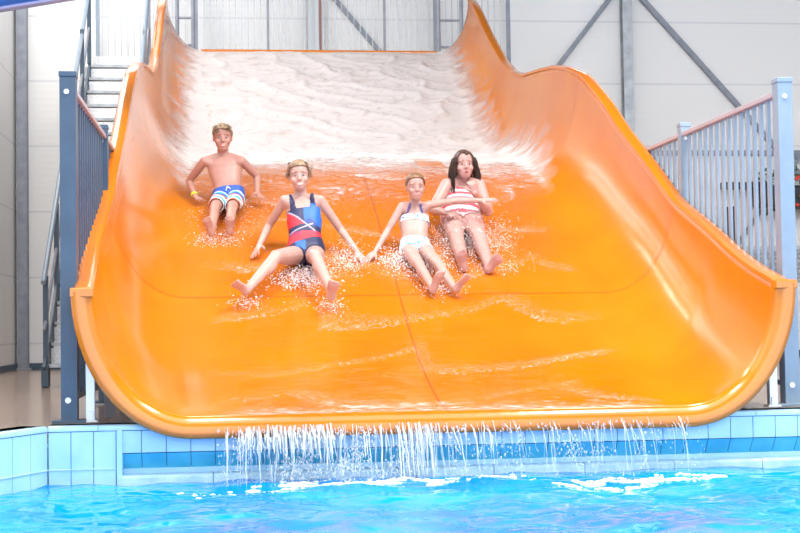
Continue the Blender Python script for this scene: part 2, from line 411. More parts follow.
for y in fy:
    h = half_floor(y); r = float(np.interp(y, [1, 1.4, 2.2, 4.6, 5.4, 6.4, 9, 11.4], [1.30, 1.30, 1.36, 1.44, 1.74, 1.89, 1.89, 1.86]))
    z0 = floor_z(y); H = rim_z(y) - z0; rx = half_rim(y) - h
    for u in fx:
        xl = u * r
        ex = max(0, abs(xl) - h); th = math.asin(min(.999, ex / rx)); zz = z0 + H * (1 - math.cos(th))
        lift = .0035 + (.006 + max(-.003, wave(xl, y))) * min(1, (1 - abs(u)) * 6)
        film.v.append((xl - math.copysign(lift * math.sin(th), xl), y, zz + lift * math.cos(th)))
        wall = min(1, ex / .25)
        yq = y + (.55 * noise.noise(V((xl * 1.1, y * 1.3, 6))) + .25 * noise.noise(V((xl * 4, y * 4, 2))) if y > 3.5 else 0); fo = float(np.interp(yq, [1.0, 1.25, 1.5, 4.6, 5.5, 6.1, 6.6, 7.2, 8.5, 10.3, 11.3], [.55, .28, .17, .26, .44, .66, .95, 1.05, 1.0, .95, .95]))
        wall_sheen = float(np.interp(yq, [4.4, 5.4, 6.4, 9, 11.3], [.30, .78, 1.08, 1.1, 1.02])); q_ = min(1, ex / .08); glit.append(.46 * front(xl, y) * max(.15, min(1, .7 + noise.noise(V((xl * 1.5, y * 1.5, 13))))) + float(np.interp(y, [1.0, 1.2, 3.2, 4.4, 5.2, 5.8, 6.5], [.25, .0, .0, .06, .18, .30, .2]))); fo += .18 * front(xl, y) * (.6 + noise.noise(V((xl * 3, y * 3, 11))) * 1.3); foam.append(fo * (1 - q_) + (wall_sheen - .40 * (ex / rx) ** 3) * q_); cover.append(min(1., (1 - abs(u)) * (4.5 if y < 5 else 5.0)))  # upper drop and walls painted white in place of reflections
nx = len(fx)
film.f = [(i * nx + j, i * nx + j + 1, (i + 1) * nx + j + 1, (i + 1) * nx + j) for i in range(len(fy) - 1) for j in range(nx - 1)]
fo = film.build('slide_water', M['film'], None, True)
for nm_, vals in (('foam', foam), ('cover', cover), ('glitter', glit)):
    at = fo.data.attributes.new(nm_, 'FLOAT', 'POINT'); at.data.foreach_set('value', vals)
tag(fo, 'thin rippling sheet of water running down the orange slide, with white sheen painted on the upper drop', 'running water', kind='stuff')

# ------------------------------------------------------------------ room shell
def struct(name, mb, m, smooth=False, label=None):
    o = mb.build(name, m, None, smooth); o['kind'] = 'structure'
    if label: o['label'] = label
    return o
XL, XR, YB, ZC = -3.96, 9.5, 12.66, 7.4
YP = 1.07                                   # pool edge under the slide
EDGE = [(-2.086, YP), (-2.36, .50), (-3.9, -2.7)]
fm = MB(); pts = [(XL, YB), (XR, YB), (XR, YP + .13), (-2.12, YP + .13), (-2.45, .51), (-3.92, -2.69), (-3.92, -9), (XL, -9)]
k = len(pts); fm.v = [(x, y, -.012) for x, y in pts] + [(x, y, -.35) for x, y in pts]
fm.f = [tuple(reversed(range(k)))] + [tuple(range(k, 2 * k))] + [(i, (i + 1) % k, k + (i + 1) % k, k + i) for i in range(k)]
struct('floor', fm, M['deck'])
w = MB(); LW = (4.6, 12.0, 5.0, 7.0)                # unseen high strip window in the left wall, added for the slide's sheen (y0, y1, z0, z1)
w.box((XL - .1, 1.8, LW[2] / 2 - .25), (.2, 21.9, LW[2] + .5)); w.box((XL - .1, 1.8, (LW[3] + ZC + .1) / 2), (.2, 21.9, ZC + .1 - LW[3]))
w.box((XL - .1, (LW[0] - 9.2) / 2, 6.0), (.2, LW[0] + 9.2, 2.05)); w.box((XL - .1, (LW[1] + 12.75) / 2, 6.0), (.2, 12.75 - LW[1], 2.05))
for y in (6.4, 8.3, 10.2): w.box((XL - .1, y, 6.0), (.2, .1, 2.05))
struct('wall_left', w, M['wall'])
w = MB()
WZ0, WZ1 = 5.75, 7.2                          # unseen clerestory bays high in the back wall, shaped for the slide's sheen
w.box(((XL + XR) / 2, YB + .1, WZ0 / 2 - .1), (XR - XL + .4, .2, WZ0 + .2)); w.box(((XL + XR) / 2, YB + .1, (WZ1 + ZC + .1) / 2), (XR - XL + .4, .2, ZC + .1 - WZ1))
for x0, x1 in ((XL - .2, XL + .1), (-1.7, 3.4), (6.3, 6.6), (XR - .1, XR + .2)): w.box(((x0 + x1) / 2, YB + .1, (WZ0 + WZ1) / 2), (x1 - x0, .2, WZ1 - WZ0 + .05))
struct('wall_back', w, M['wall'])
w = MB(); w.box((XR + .1, 1.8, ZC / 2 - .2), (.2, 21.9, ZC + .6)); struct('wall_right', w, M['wall'])
ce = MB()
SK = [(-2.9, -4.5, 4.2, 1.2)]       # roof lights (x0, y0, x1, y1)
ce.box(((XL + XR) / 2, (-9 - 4.5) / 2, ZC + .1), (XR - XL + .4, 4.5, .2))
ce.box(((XL + XR) / 2, (1.2 + 12.9) / 2, ZC + .1), (XR - XL + .4, 11.7, .2))
for (x0, y0, x1, y1) in SK:
    ce.box(((XL + x0) / 2 - .1, (y0 + y1) / 2, ZC + .1), (x0 - XL + .2, y1 - y0, .2)); ce.box(((XR + x1) / 2 + .1, (y0 + y1) / 2, ZC + .1), (XR - x1 + .2, y1 - y0, .2))
struct('ceiling', ce, M['ceiling'])
g = MB(); gy = YB - .35  # unseen girder, added to darken what the slide reflects
g.box(((XL + XR) / 2, gy, 7.33), (XR - XL, .26, .05)); g.box(((XL + XR) / 2, gy, 6.1), (XR - XL, .26, .05))
for k in range(30):
    x0 = XL + (XR - XL) * k / 30; x1 = XL + (XR - XL) * (k + 1) / 30
    if -1.9 < x0 < 3.3: g.box(((x0 + x1) / 2, gy, 6.7), (x1 - x0 - .01, .02, 1.2))
    else: g.bar((x0, gy, 6.12 if k % 2 else 7.3), (x1, gy, 7.3 if k % 2 else 6.12), .06, .06, (0, 1, 0))
struct('trim_reflection_blocker', g, M['darkblue'])
b = MB(); b.box(((XL + XR) / 2, YB - .012, .03), (XR - XL, .03, .085)); struct('baseboard_back', b, M['darkblue'])
b = MB(); b.box((XL + .012, 2.0, .03), (.03, 21.2, .085)); struct('baseboard_left', b, M['darkblue'])
# pool basin
pb = MB(); pb.box((3, -4, -1.5), (14, 10.4, .1)); pb.box((3, 1.22, -.78), (13.2, .16, 1.35)); struct('pool_basin', pb, M['tile_light'], label='pale tiled pool basin under the water')
def tile_row(name, p, q, prof, w, m, gap=.004):
    """a row of separate upright tiles along p->q; prof = [(inset, z) front line], one mesh"""
    p, q = V((*p, 0)), V((*q, 0)); d = q - p; L = d.length; d.normalize(); nrm = V((-d.y, d.x, 0))    # into the wall
    mb = MB(); k = 0
    while k * w < L - 1e-4:
        a, b2 = k * w + gap / 2, min(L, (k + 1) * w) - gap / 2
        vs = []
        for t in (a, b2):
            for ins, z in prof: vs.append(p + d * t + nrm * ins + V((0, 0, z)))
            for ins, z in reversed(prof): vs.append(p + d * t + nrm * (ins + .015) + V((0, 0, z)))
        c = 2 * len(prof)
        fs = [tuple(range(c)), tuple(reversed(range(c, 2 * c)))] + [(i, c + i, c + (i + 1) % c, (i + 1) % c) for i in range(c)]
        mb.add(vs, fs); k += 1
    o = mb.build(name, m); o['kind'] = 'structure'; return o
XE = 7.5; TW = .128
def grout(p, q, prof):
    p, q = V((*p, 0)), V((*q, 0)); d = (q - p).normalized(); nrm = V((-d.y, d.x, 0)); g = MB(); vs = []
    for e in (p, q):
        for ins, z in prof: vs.append(e + nrm * (ins + .004) + V((0, 0, z)))
        for ins, z in reversed(prof): vs.append(e + nrm * (ins + .06) + V((0, 0, z)))
    c = 2 * len(prof)
    g.add(vs, [tuple(range(c)), tuple(reversed(range(c, 2 * c)))] + [(i, c + i, c + (i + 1) % c, (i + 1) % c) for i in range(c)])
    o = g.build('trim_grout', M['grout']); o['kind'] = 'structure'; return o
cop = [(.14, -.006), (.02, -.006), (.004, -.012), (.0, -.026), (.0, -.036)]
for nm, p, q in (('trim_coping_long', (-2.086, YP), (XE, YP)), ('trim_coping_bend', EDGE[1], EDGE[0]), ('trim_coping_side', EDGE[2], EDGE[1])):
    tile_row(nm, p, q, cop, .255, M['tile_light'], .003); grout(p, q, [(.13, -.010), (.02, -.010), (.004, -.03), (.004, -.038)])
up = [(.004, -.040), (.004, -.155)]
tile_row('trim_upper_tiles', (-1.735, YP), (XE, YP), up, TW, M['tile_light']); grout((-1.735, YP), (XE, YP), up)
lo = [(.006, -.159), (.085, -.262)]
tile_row('trim_lower_tiles', (-1.735, YP), (XE, YP), lo, TW, M['tile_mid']); grout((-1.735, YP), (XE, YP), lo)
lg = [(.085, -.268), (.0, -.272), (-.012, -.285), (-.012, -.36)]
tile_row('trim_overflow_ledge', (-1.735, YP), (XE, YP), lg, .5, M['tile_ledge']); grout((-1.735, YP), (XE, YP), [(.085, -.274), (.0, -.278), (-.008, -.29), (-.008, -.36)])
full = [(.004, -.040), (.004, -.40)]
for nm, p, q, w_ in (('trim_side_tiles', (-2.086, YP), (-1.738, YP), .116), ('trim_bend_tiles', EDGE[1], EDGE[0], .16), ('trim_far_tiles', EDGE[2], EDGE[1], .16)):
    tile_row(nm, p, q, full, w_, M['tile_light']); grout(p, q, full)
sh = MB(); sh.box((-1.72, YP + .05, -.2), (.03, .12, .33)); o = sh.build('trim_return', M['tile_light']); o['kind'] = 'structure'
# waterline ribbon of pale grout on the plain tiles
rb = MB(); rb.box((-1.91, YP + .002, -.235), (.345, .006, .006)); d_ = V((*EDGE[0], 0)) - V((*EDGE[1], 0))
rb.bar((EDGE[1][0], EDGE[1][1] + .002, -.235), (EDGE[0][0], EDGE[0][1] + .002, -.235), .006, .006); o = rb.build('trim_waterline', M['tile_ledge']); o['kind'] = 'structure'

# ------------------------------------------------------------------ pool water
ZW = -.312
def wz(x, y):
    s = min(1, max(.25, (1.3 - y) / 1.2))
    z = .030 * noise.noise(V((x * 1.5, y * 1.9, .3))) + .020 * noise.noise(V((x * 3.6 + 3, y * 4.3, 2.))) + .009 * noise.noise(V((x * 9, y * 10, 4.)))
    return z * (.55 + .35 * s)
xs = np.concatenate([np.linspace(-3.9, -2.7, 10)[:-1], np.arange(-2.7, 3.4, .022), np.linspace(3.4, 9.4, 30)])
yw = np.concatenate([np.linspace(-9, -1.9, 40)[:-1], np.arange(-1.9, 1.056, .022), [1.056]])
pw = MB(); pw.v = [(x, y, ZW + wz(x, y)) for y in yw for x in xs]; nx = len(xs)
def inside(x, y):   # water side of the bent left edge
    (x0, y0), (x1, y1), (x2, y2) = EDGE
    if y > y1: return x > x1 + (x0 - x1) * (y - y1) / (y0 - y1) - .03
    return x > x2 + (x1 - x2) * (y - y2) / (y1 - y2) - .03
for i in range(len(yw) - 1):
    for j in range(nx - 1):
        if inside(xs[j + 1], yw[i]): pw.f.append((i * nx + j, i * nx + j + 1, (i + 1) * nx + j + 1, (i + 1) * nx + j))
o = pw.build('pool_water', M['pool'], None, True); tag(o, 'bright turquoise rippled pool water in front of the slide', 'water', kind='stuff')
# foam where the sheet lands
fm = MB()
for (x0, x1, yc, dens) in ((-1.15, .05, .70, 2300), (.05, .42, .74, 160), (.45, 1.36, .48, 1800), (-1.4, -1.1, .55, 25), (.3, .6, .5, 16)):
    for _ in range(dens):
        t = random.random(); x = x0 + (x1 - x0) * t; y = random.gauss(yc + .07 * math.sin(x * 7), .062 * (.3 + math.sin(PI * t)))
        if y > 1.0 or noise.noise(V((x * 7, y * 11, 1))) < .02: continue
        r = random.uniform(.002, .0085)
        fm.blob((x, y, ZW + wz(x, y) + r * .15), (r * 2., r * 1.5, r * .8))
o = fm.build('pool_foam', M['foam'], None, True); tag(o, 'white foam on the pool where the slide water lands', 'foam', kind='stuff')
# falling curtain
cu = MB()
def strand(x, r, zend=ZW):
    y0 = .975 + random.uniform(-.008, .012); z0 = -.02 - random.random() * .05; pts = []; rs = []
    dy = -random.uniform(.02, .22); m_ = 7; dx = random.uniform(-.02, .02)
    for i in range(m_):
        t = i / (m_ - 1); z = z0 + (zend - z0) * t
        pts.append((x + dx * t + random.uniform(-.003, .003), y0 + dy * math.sqrt(t), z)); rs.append(r * random.uniform(.5, 1.5) * (1 - .35 * t))
    cu.tube(pts, rs, 5)
for _ in range(260):
    x = random.uniform(-1.18, .24)
    d = .5 + .75 * noise.noise(V((x * 4, 0, 7))) + .5 * noise.noise(V((x * 13, 2, 7)))
    if random.random() < d: strand(x, random.uniform(.0007, .0030), ZW if random.random() < .42 else random.uniform(-.27, -.08))
for x in list(np.random.default_rng(3).uniform(-1.10, -.60, 120)): strand(x, random.uniform(.0015, .0065), random.uniform(-.20, -.08))
for x in list(np.random.default_rng(4).normal(-.16, .05, 40)): strand(x, random.uniform(.001, .0045), ZW)
for _ in range(60): strand(random.uniform(.2, 1.32), random.uniform(.0005, .0018), ZW if random.random() < .6 else random.uniform(-.25, -.08))
for _ in range(9000):
    x = random.gauss(-.55, .42) if random.random() < .8 else random.gauss(.75, .35); t = random.random()
    if not -1.22 < x < 1.36 or random.random() > .35 + 1.1 * noise.noise(V((x * 7, t * 2, 3))): continue
    r = random.uniform(.001, .0040); cu.blob((x, .97 - .22 * math.sqrt(t) * random.random(), -.04 - .27 * t), (r, r, r * random.uniform(1, 3)))
o = cu.build('falling_water', M['curtain'], None, True); tag(o, 'curtain of water strands and drops falling off the slide lip into the pool', 'waterfall', kind='stuff')

# ------------------------------------------------------------------ columns and bracing of the hall
def hcol(name, x, y, z1, m, label, w=.13, d=.14):
    c = MB(); c.box((x, y - d / 2, z1 / 2), (w, .012, z1)); c.box((x, y + d / 2, z1 / 2), (w, .012, z1)); c.box((x, y, z1 / 2), (.01, d, z1)); c.box((x, y, 0.0), (w + .08, d + .08, .025))
    return tag(c.build(name, m), label, 'column')
hcol('steel_column', -3.93 + .07, YB - .11, ZC, M['greysteel'], 'grey steel column in the far left corner of the hall')
hcol('steel_column', 4.33, YB - .1, ZC, M['galv'], 'mottled galvanised steel column on the back wall, right of the slide', .135)
hcol('steel_column', -.02, YB - .1, ZC, M['bar_zinc'], 'pale steel column on the back wall behind the platform railing', .15)
def brace(p, q, label, w=.06):
    b = MB(); b.bar(p, q, w, .05, (0, 1, 0)); b.box(V(p), (.12, .02, .12)); b.box(V(q), (.12, .02, .12)); return tag(b.build('diagonal_brace', M['greysteel']), label, 'brace', None)
Yb = YB - .05
brace((3.25, Yb, 3.9), (4.28, Yb, 5.2), 'grey diagonal brace rising from behind the slide hump to the galvanised column')
brace((4.40, Yb, 5.2), (7.0, Yb, 2.32), 'long grey diagonal brace falling right from the galvanised column behind the fence', .075)
brace((7.75, Yb, 3.6), (6.75, Yb, 2.75), 'short grey diagonal brace beyond the pale right fence post')
brace((5.62, Yb, 1.2), (6.35, Yb, 2.2), 'thin grey diagonal brace low behind the right fence bars', .05)
brace((-.01, Yb, 5.30), (1.0, Yb, 4.10), 'grey diagonal brace behind the platform railing')
gr = MB(); gr.box((6.2, YB - .04, 2.84), (3.9, .06, .07)); tag(gr.build('wall_rail', M['greysteel']), 'horizontal grey wall rail behind the right fence', 'rail')

# ------------------------------------------------------------------ fences
def fence(name, x, posts, z1, label, pm, first=None, bars_per=15):
    t = thing(name, (x, posts[0], 0), label, 'fence', 'bar fences flanking the slide')
    for i, y in enumerate(posts):
        p = MB(); s = .085 if i == 0 else .07
        p.box((x, y, z1 / 2), (s, s, z1)); p.box((x, y, z1 + .006), (s + .008, s + .008, .03)); p.box((x, y, .008), (s + .09, s + .06, .016))
        o = p.build('post', pm, t)
        for zb, rb_ in ((z1 - .09, .014), (.12, .016)):
            bl = MB(); bl.tube([(x - .005, y - s / 2 - .001, zb), (x - .005, y - s / 2 - .008, zb)], rb_, 10); bl.build('bolt_cap', M['white_steel'], o)
    h = MB(); h.box((x, (posts[0] + posts[-1]) / 2, z1 - .06), (.055, posts[-1] - posts[0], .03)); h.build('top_rail', M['rail_top'], t)
    h = MB(); h.box((x, (posts[0] + posts[-1]) / 2, .13), (.045, posts[-1] - posts[0], .03)); h.build('bottom_rail', pm, t)
    for a, b in zip(posts, posts[1:]):
        for k in range(1, bars_per + 1):
            y = a + (b - a) * k / (bars_per + 1)
            q = MB(); q.box((x, y, (z1 - .06 + .13) / 2), (.018, .034, z1 - .2)); q.build('bar', pm, t)
    return t
M['rail_top'] = mat('pinkish_grey_handrail', (.42, .36, .39), .35)
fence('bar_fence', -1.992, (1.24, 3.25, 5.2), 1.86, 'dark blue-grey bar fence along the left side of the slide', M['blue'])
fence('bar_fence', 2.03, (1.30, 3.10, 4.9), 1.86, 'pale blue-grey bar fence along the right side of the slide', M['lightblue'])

# ------------------------------------------------------------------ stair, platform, railings
st = thing('steel_staircase', (-2.45, 6.6, 0), 'steep galvanised steel staircase climbing to the platform left of the slide', 'stairs')
NS = 19; ZP = 3.65; YS0, YS1 = 6.55, 10.6; rise = ZP / NS; run = (YS1 - YS0) / (NS - 1)
for k in range(NS):
    y = YS0 + k * run; z = (k + 1) * rise
    s = MB(); s.box((-2.45, y + .11, z - .014), (.66, .24, .028)); s.box((-2.45, y + .215, z - .014 + .085), (.66, .012, .15)); s.build('step', M['tread'], st)
    nb = MB(); nb.box((-2.45, y - .012, z - .014), (.66, .014, .034)); nb.build('nosing', M['galv'], st)
for x, m_ in ((-2.80, M['darkblue']), (-2.10, M['galv'])):
    s = MB(); s.bar((x, YS0 - .05, .08), (x, YS1 + .1, ZP - .06), .03, .24, (0, 0, 1)); s.box((x, YS0 - .02, .09), (.06, .16, .2)); s.build('stringer', m_, st)
    hx = x + (-.0 if x < -2.4 else 0)
    r = MB(); r.tube([(hx, YS0 - .15, .92), (hx, YS1, ZP + .9), (hx, YS1 + .6, ZP + .95)], .024, 10); ro = r.build('handrail', M['lightblue'], st, True, 40)
    r = MB(); r.tube([(hx, YS0 - .1, .5), (hx, YS1, ZP + .45)], .016, 8); r.build('mid_rail', M['greysteel'], st, True, 40)
    for k in range(0, 6):
        y = YS0 + (YS1 - YS0) * k / 5; z = ZP * k / 5
        p = MB(); p.box((hx, y, z + .5), (.045, .045, .98)); p.build('handrail_post', M['darkblue'] if x < -2.4 else M['greysteel'], st)
pf = thing('platform', (0, 11.9, 0), 'raised steel platform at the head of the slide', 'platform')
p = MB(); p.box((-2.45, 11.5, ZP - .03), (.9, 1.72, .06)); p.box((.35, 11.93, ZP - .03), (4.75, .9, .06)); p.build('deck', M['tread'], pf)
p = MB(); p.box((-2.45, 10.66, ZP - .09), (.86, .05, .16)); p.box((.35, 11.5, ZP - .09), (4.7, .05, .16)); p.build('edge_beam', M['galv'], pf)
for x, y in ((-2.84, 12.3), (-2.02, 12.3), (2.6, 12.3), (2.6, 11.6), (-2.84, 11.0), (-2.06, 11.6)):
    p = MB(); p.box((x, y, (ZP - .05) / 2), (.09, .09, ZP - .05)); p.build('leg', M['darkblue'] if x < -2.5 else M['greysteel'], pf)
rl = thing('platform_railing', (0, 12.3, ZP), 'tall pale bar railing along the back of the platform above the slide', 'railing')
yr = 12.33; zt = ZP + 1.75
for x in (-2.86, -2.05, -1.58, -.63, .93, 1.62, 2.62):
    p = MB(); pw_ = .032 if -1 < x < 1 else .05; p.box((x, yr, (ZP + zt) / 2), (pw_, pw_, zt - ZP)); p.build('post', M['lightblue'] if x < -2 else M['greysteel'], rl)
for z, nm in ((zt - .02, 'top_rail'), (ZP + .08, 'bottom_rail')):
    p = MB(); p.box((-.12, yr, z), (5.5, .045, .035)); p.build(nm, M['greysteel'], rl)
kx = -2.80
while kx < 2.6:
    if min(abs(kx - q) for q in (-2.86, -2.05, -1.58, -.63, .93, 1.62, 2.62)) > .04:
        p = MB(); p.box((kx, yr, (ZP + zt) / 2 + .03), (.012, .012, zt - ZP - .14)); p.build('bar', M['bar_zinc'], rl)
    kx += .083
# ladder-like side rails either side of the entry
for x0, x1, lab in ((-1.80, -1.60, 'ladder-like side rail at the left of the slide entry'), (1.56, 1.86, 'ladder-like side rail at the right of the slide entry')):
    t = thing('side_rail', (x0, 11.62, ZP), lab, 'railing', 'side rails at the slide entry')
    for x in (x0, x1):
        p = MB(); p.tube([(x, 11.62, ZP), (x, 11.62, ZP + 1.6)], .026, 10); p.build('post', M['greysteel'], t, True, 40)
    for z in (.45, .80, 1.15, 1.5):
        p = MB(); p.tube([(x0, 11.62, ZP + z), (x1, 11.62, ZP + z)], .016, 8); p.build('rung', M['greysteel'], t, True, 40)
p = MB(); p.box((.03, 11.75, ZP + .9), (.03, .03, 1.8)); p.box((.03, 11.75, ZP + .01), (.1, .1, .02)); tag(p.build('divider_pole', M['rust']), 'thin red-brown divider pole standing at the middle of the slide entry', 'pole')

# ------------------------------------------------------------------ blue flume, top left
t = thing('blue_flume', (-4.0, 4.0, 3.3), 'glossy blue flume tube crossing overhead in the top left corner', 'flume')
A, B_ = V((-3.62, 4.0, 2.985)), V((-1.6, 4.0, 3.345)); dd = (B_ - A).normalized()
p = MB(); p.tube([A, A + dd * 1.3, A + dd * 2.6], .30, 40); p.build('tube', M['blue_flume'], t, True, 40)
fl = MB(); fl.bar(A + V((0, -.02, -.30)), A + dd * 2.6 + V((0, -.02, -.30)), .10, .03); fl.build('joint_flange', M['lilac'], t)
# ------------------------------------------------------------------ planter and louvre behind the right fence
t = thing('flower_planter', (6.7, 12.2, 2.2), 'dark wall planter with red flowers behind the pale right fence post', 'planter')
p = MB(); p.box((6.65, 12.42, 2.20), (1.1, .36, .30)); p.box((5.95, 12.45, 2.36), (.7, .1, .10)); p.box((5.72, 12.42, 1.02), (.10, .12, 2.1)); p.build('trough', M['planter'], t)
lf = MB(); flw = MB()
for _ in range(240):
    c = V((random.uniform(6.1, 7.3), random.uniform(12.18, 12.5), random.uniform(1.95, 2.62))); d1 = V((random.gauss(0, 1), random.gauss(0, 1), random.gauss(0, 1))).normalized(); d2 = d1.orthogonal().normalized()
    r = random.uniform(.04, .09); lf.add([c - d1 * r, c + d2 * r * .4, c + d1 * r, c - d2 * r * .4, c + d1.cross(d2) * r * .12], [(0, 1, 4), (1, 2, 4), (2, 3, 4), (3, 0, 4)])
lf.build('leaves', M['leaf'], t)
for _ in range(26):
    c = (random.uniform(6.5, 7.3), random.uniform(12.12, 12.2), random.uniform(1.9, 2.5)); flw.blob(c, (.035, .03, .03))
flw.build('flowers', M['flower'], t, True)
p = MB()
for k in range(6): p.box((6.55, YB - .05, 1.10 + .07 * k), (1.5, .06, .035), Matrix.Rotation(.5, 3, 'X'))
p.box((6.55, YB - .02, 1.28), (1.56, .03, .5)); tag(p.build('wall_louvre', M['louvre']), 'pale slatted louvre low on the back wall behind the right fence', 'vent')

# ------------------------------------------------------------------ people
def frame(x, y, z): return Matrix((x, y, z)).transposed()
def remeshed(mb, voxel=.005, smooth=3):
    me = mb.mesh('tmp'); o = bpy.data.objects.new('tmp', me); COL.objects.link(o)
    r = o.modifiers.new('r', 'REMESH'); r.mode = 'VOXEL'; r.voxel_size = voxel
    if smooth:
        s = o.modifiers.new('s', 'SMOOTH'); s.iterations = smooth; s.factor = .5
    dg = bpy.context.evaluated_depsgraph_get(); dg.update()
    out = bpy.data.meshes.new_from_object(o.evaluated_get(dg)); bpy.data.objects.remove(o); bpy.data.meshes.remove(me)
    out.polygons.foreach_set('use_smooth', [True] * len(out.polygons)); return out
def put(me, name, m, parent):
    me.materials.clear(); me.materials.append(m); me.name = name
    return link(bpy.data.objects.new(name, me), parent)
def hand(mb, wr, d, nrm, side, s=1., curl=.35, spread=1., fist=False):
    """palm, four unequal bent fingers, thumb off the side of the palm. d: wrist->knuckles, nrm: back of hand, side: thumb side"""
    d = V(d).normalized(); nrm = V(nrm); nrm = (nrm - d * nrm.dot(d)).normalized(); sd = V(side); sd = (sd - d * sd.dot(d) - nrm * sd.dot(nrm)).normalized()
    wr = V(wr); rings = []
    for t, w_, h_ in ((-.012, .020, .015), (.01, .024, .015), (.035, .034, .0145), (.06, .036, .013), (.078, .034, .011)):
        c = wr + d * (t * s); rings.append([c + sd * (math.cos(a) * w_ * s) + nrm * (math.sin(a) * h_ * s) for a in [2 * PI * k / 16 for k in range(16)]])
    if sd.cross(nrm).dot(d) < 0: rings = [list(reversed(r)) for r in rings]
    mb.loft(rings)
    for off, L in ((.027, .066), (.009, .074), (-.009, .069), (-.026, .054)):
        p = wr + d * (.072 * s) + sd * (off * s); ang = 0; q = p; dirn = (d + sd * (off * 7 * spread)).normalized(); rr = .0082
        for j, fr in enumerate((.45, .32, .25)):
            ang += curl * (1.0 if not fist else 2.6) * (.6 if j == 0 else 1.)
            v = (dirn * math.cos(ang) - nrm * math.sin(ang)).normalized(); q2 = q + v * (L * fr * s)
            mb.capsule(q, q2, rr * s, (rr - .0008) * s, 10, 3); q = q2; rr -= .0008
    p = wr + d * (.02 * s) + sd * (.022 * s); v = (d * .62 + sd * .72 - nrm * .25).normalized()
    q = p + v * (.038 * s); mb.capsule(p, q, .012 * s, .0098 * s, 10, 3)
    v2 = (v * .8 + d * .45 - nrm * (.25 if not fist else .8)).normalized(); mb.capsule(q, q + v2 * (.028 * s), .0095 * s, .008 * s, 10, 3)
def foot(mb, an, heel, toe, outward, s=1.):
    """foot from heel to toes; outward = side of the little toe"""
    an, heel, toe = V(an), V(heel), V(toe); d = (toe - heel).normalized(); L = (toe - heel).length
    top = (an - heel); top = (top - d * top.dot(d)).normalized(); sd = V(outward); sd = (sd - d * sd.dot(d) - top * sd.dot(top)).normalized()
    mb.capsule(an, heel + top * .035 * s + d * L * .12, .030 * s, .034 * s)
    rings = []
    for t, w_, h0, h1 in ((-.02, .018, .006, .03), (.06, .029, .0, .058), (.22, .031, .0, .070), (.42, .033, .006, .058), (.62, .040, .004, .044), (.78, .042, .001, .034), (.86, .036, .004, .026)):
        c = heel + d * (t * L) + top * ((h0 + h1) / 2 * s); rings.append([c + sd * (math.cos(a) * w_ * s) + top * (math.sin(a) * (h1 - h0) / 2 * s) for a in [2 * PI * k / 16 for k in range(16)]])
    if sd.cross(top).dot(d) < 0: rings = [list(reversed(r)) for r in rings]
    mb.loft(rings)
    for k, (off, r, ln) in enumerate(((-.027, .0125, .20), (-.008, .0095, .19), (.008, .009, .165), (.022, .0085, .135), (.034, .008, .10))):
        p = heel + d * (L * .80) + sd * (off * s) + top * (.014 * s); mb.capsule(p, p + d * (L * ln) + top * (.003 * s), r * 1.05 * s, r * s, 10, 3)

class Torso:
    def __init__(s, J, rings):
        s.pts = [V(J['pelvis']), V(J['chest']), V(J['neck'])]
        s.X = ((V(J['shR']) - V(J['shL'])).normalized() + (V(J['hipR']) - V(J['hipL'])).normalized()).normalized()
        s.L1 = (s.pts[1] - s.pts[0]).length; s.L2 = (s.pts[2] - s.pts[1]).length; s.rings = rings
    def at(s, t):
        a, b, c = s.pts
        d1 = (b - a).normalized(); d2 = (c - b).normalized()
        if t <= s.L1: p = a + d1 * t; k = max(0, min(1, (t - s.L1 * .5) / (s.L1 * .5))) * .5
        else: p = b + d2 * (t - s.L1); k = .5 + .5 * min(1, (t - s.L1) / s.L2)
        d = (d1 * (1 - k) + d2 * k).normalized(); x = (s.X - d * s.X.dot(d)).normalized(); f = d.cross(x) * -1
        if f.y > 0: f = -f
        return p, d, x, f
    def coords(s, p):
        """(height along spine, lateral, front) of a point"""
        a, b, c = s.pts; best = None
        t1 = (p - a).dot((b - a).normalized())
        t = t1 if t1 <= s.L1 else s.L1 + max(0, (p - b).dot((c - b).normalized()))
        q, d, x, f = s.at(t); r = p - q
        return t, r.dot(x), r.dot(f)
    def inside(s, p, k=1.12):
        t, lat, fr = s.coords(p); ts = [r[0] for r in s.rings]
        w_ = float(np.interp(t, ts, [r[1] for r in s.rings])); d = float(np.interp(t, ts, [r[2] for r in s.rings])); o = float(np.interp(t, ts, [r[3] for r in s.rings]))
        return (lat / w_) ** 2 + ((fr - o) / d) ** 2 < k * k * 1.25
    def loft(s, mb):
        R = []
        for t, w_, dp, off in s.rings:
            p, d, x, f = s.at(t); p = p + f * off
            ring = []
            for k in range(28):
                a = 2 * PI * k / 28; ca, sa = math.cos(a), math.sin(a)
                ex = .82
                ring.append(p + x * (w_ * math.copysign(abs(ca) ** ex, ca)) + f * (dp * math.copysign(abs(sa) ** ex, sa)))
            R.append(ring)
        p, d, x, f = s.at(.1)
        if x.cross(f).dot(d) < 0: R = [list(reversed(r)) for r in R]
        mb.loft(R)

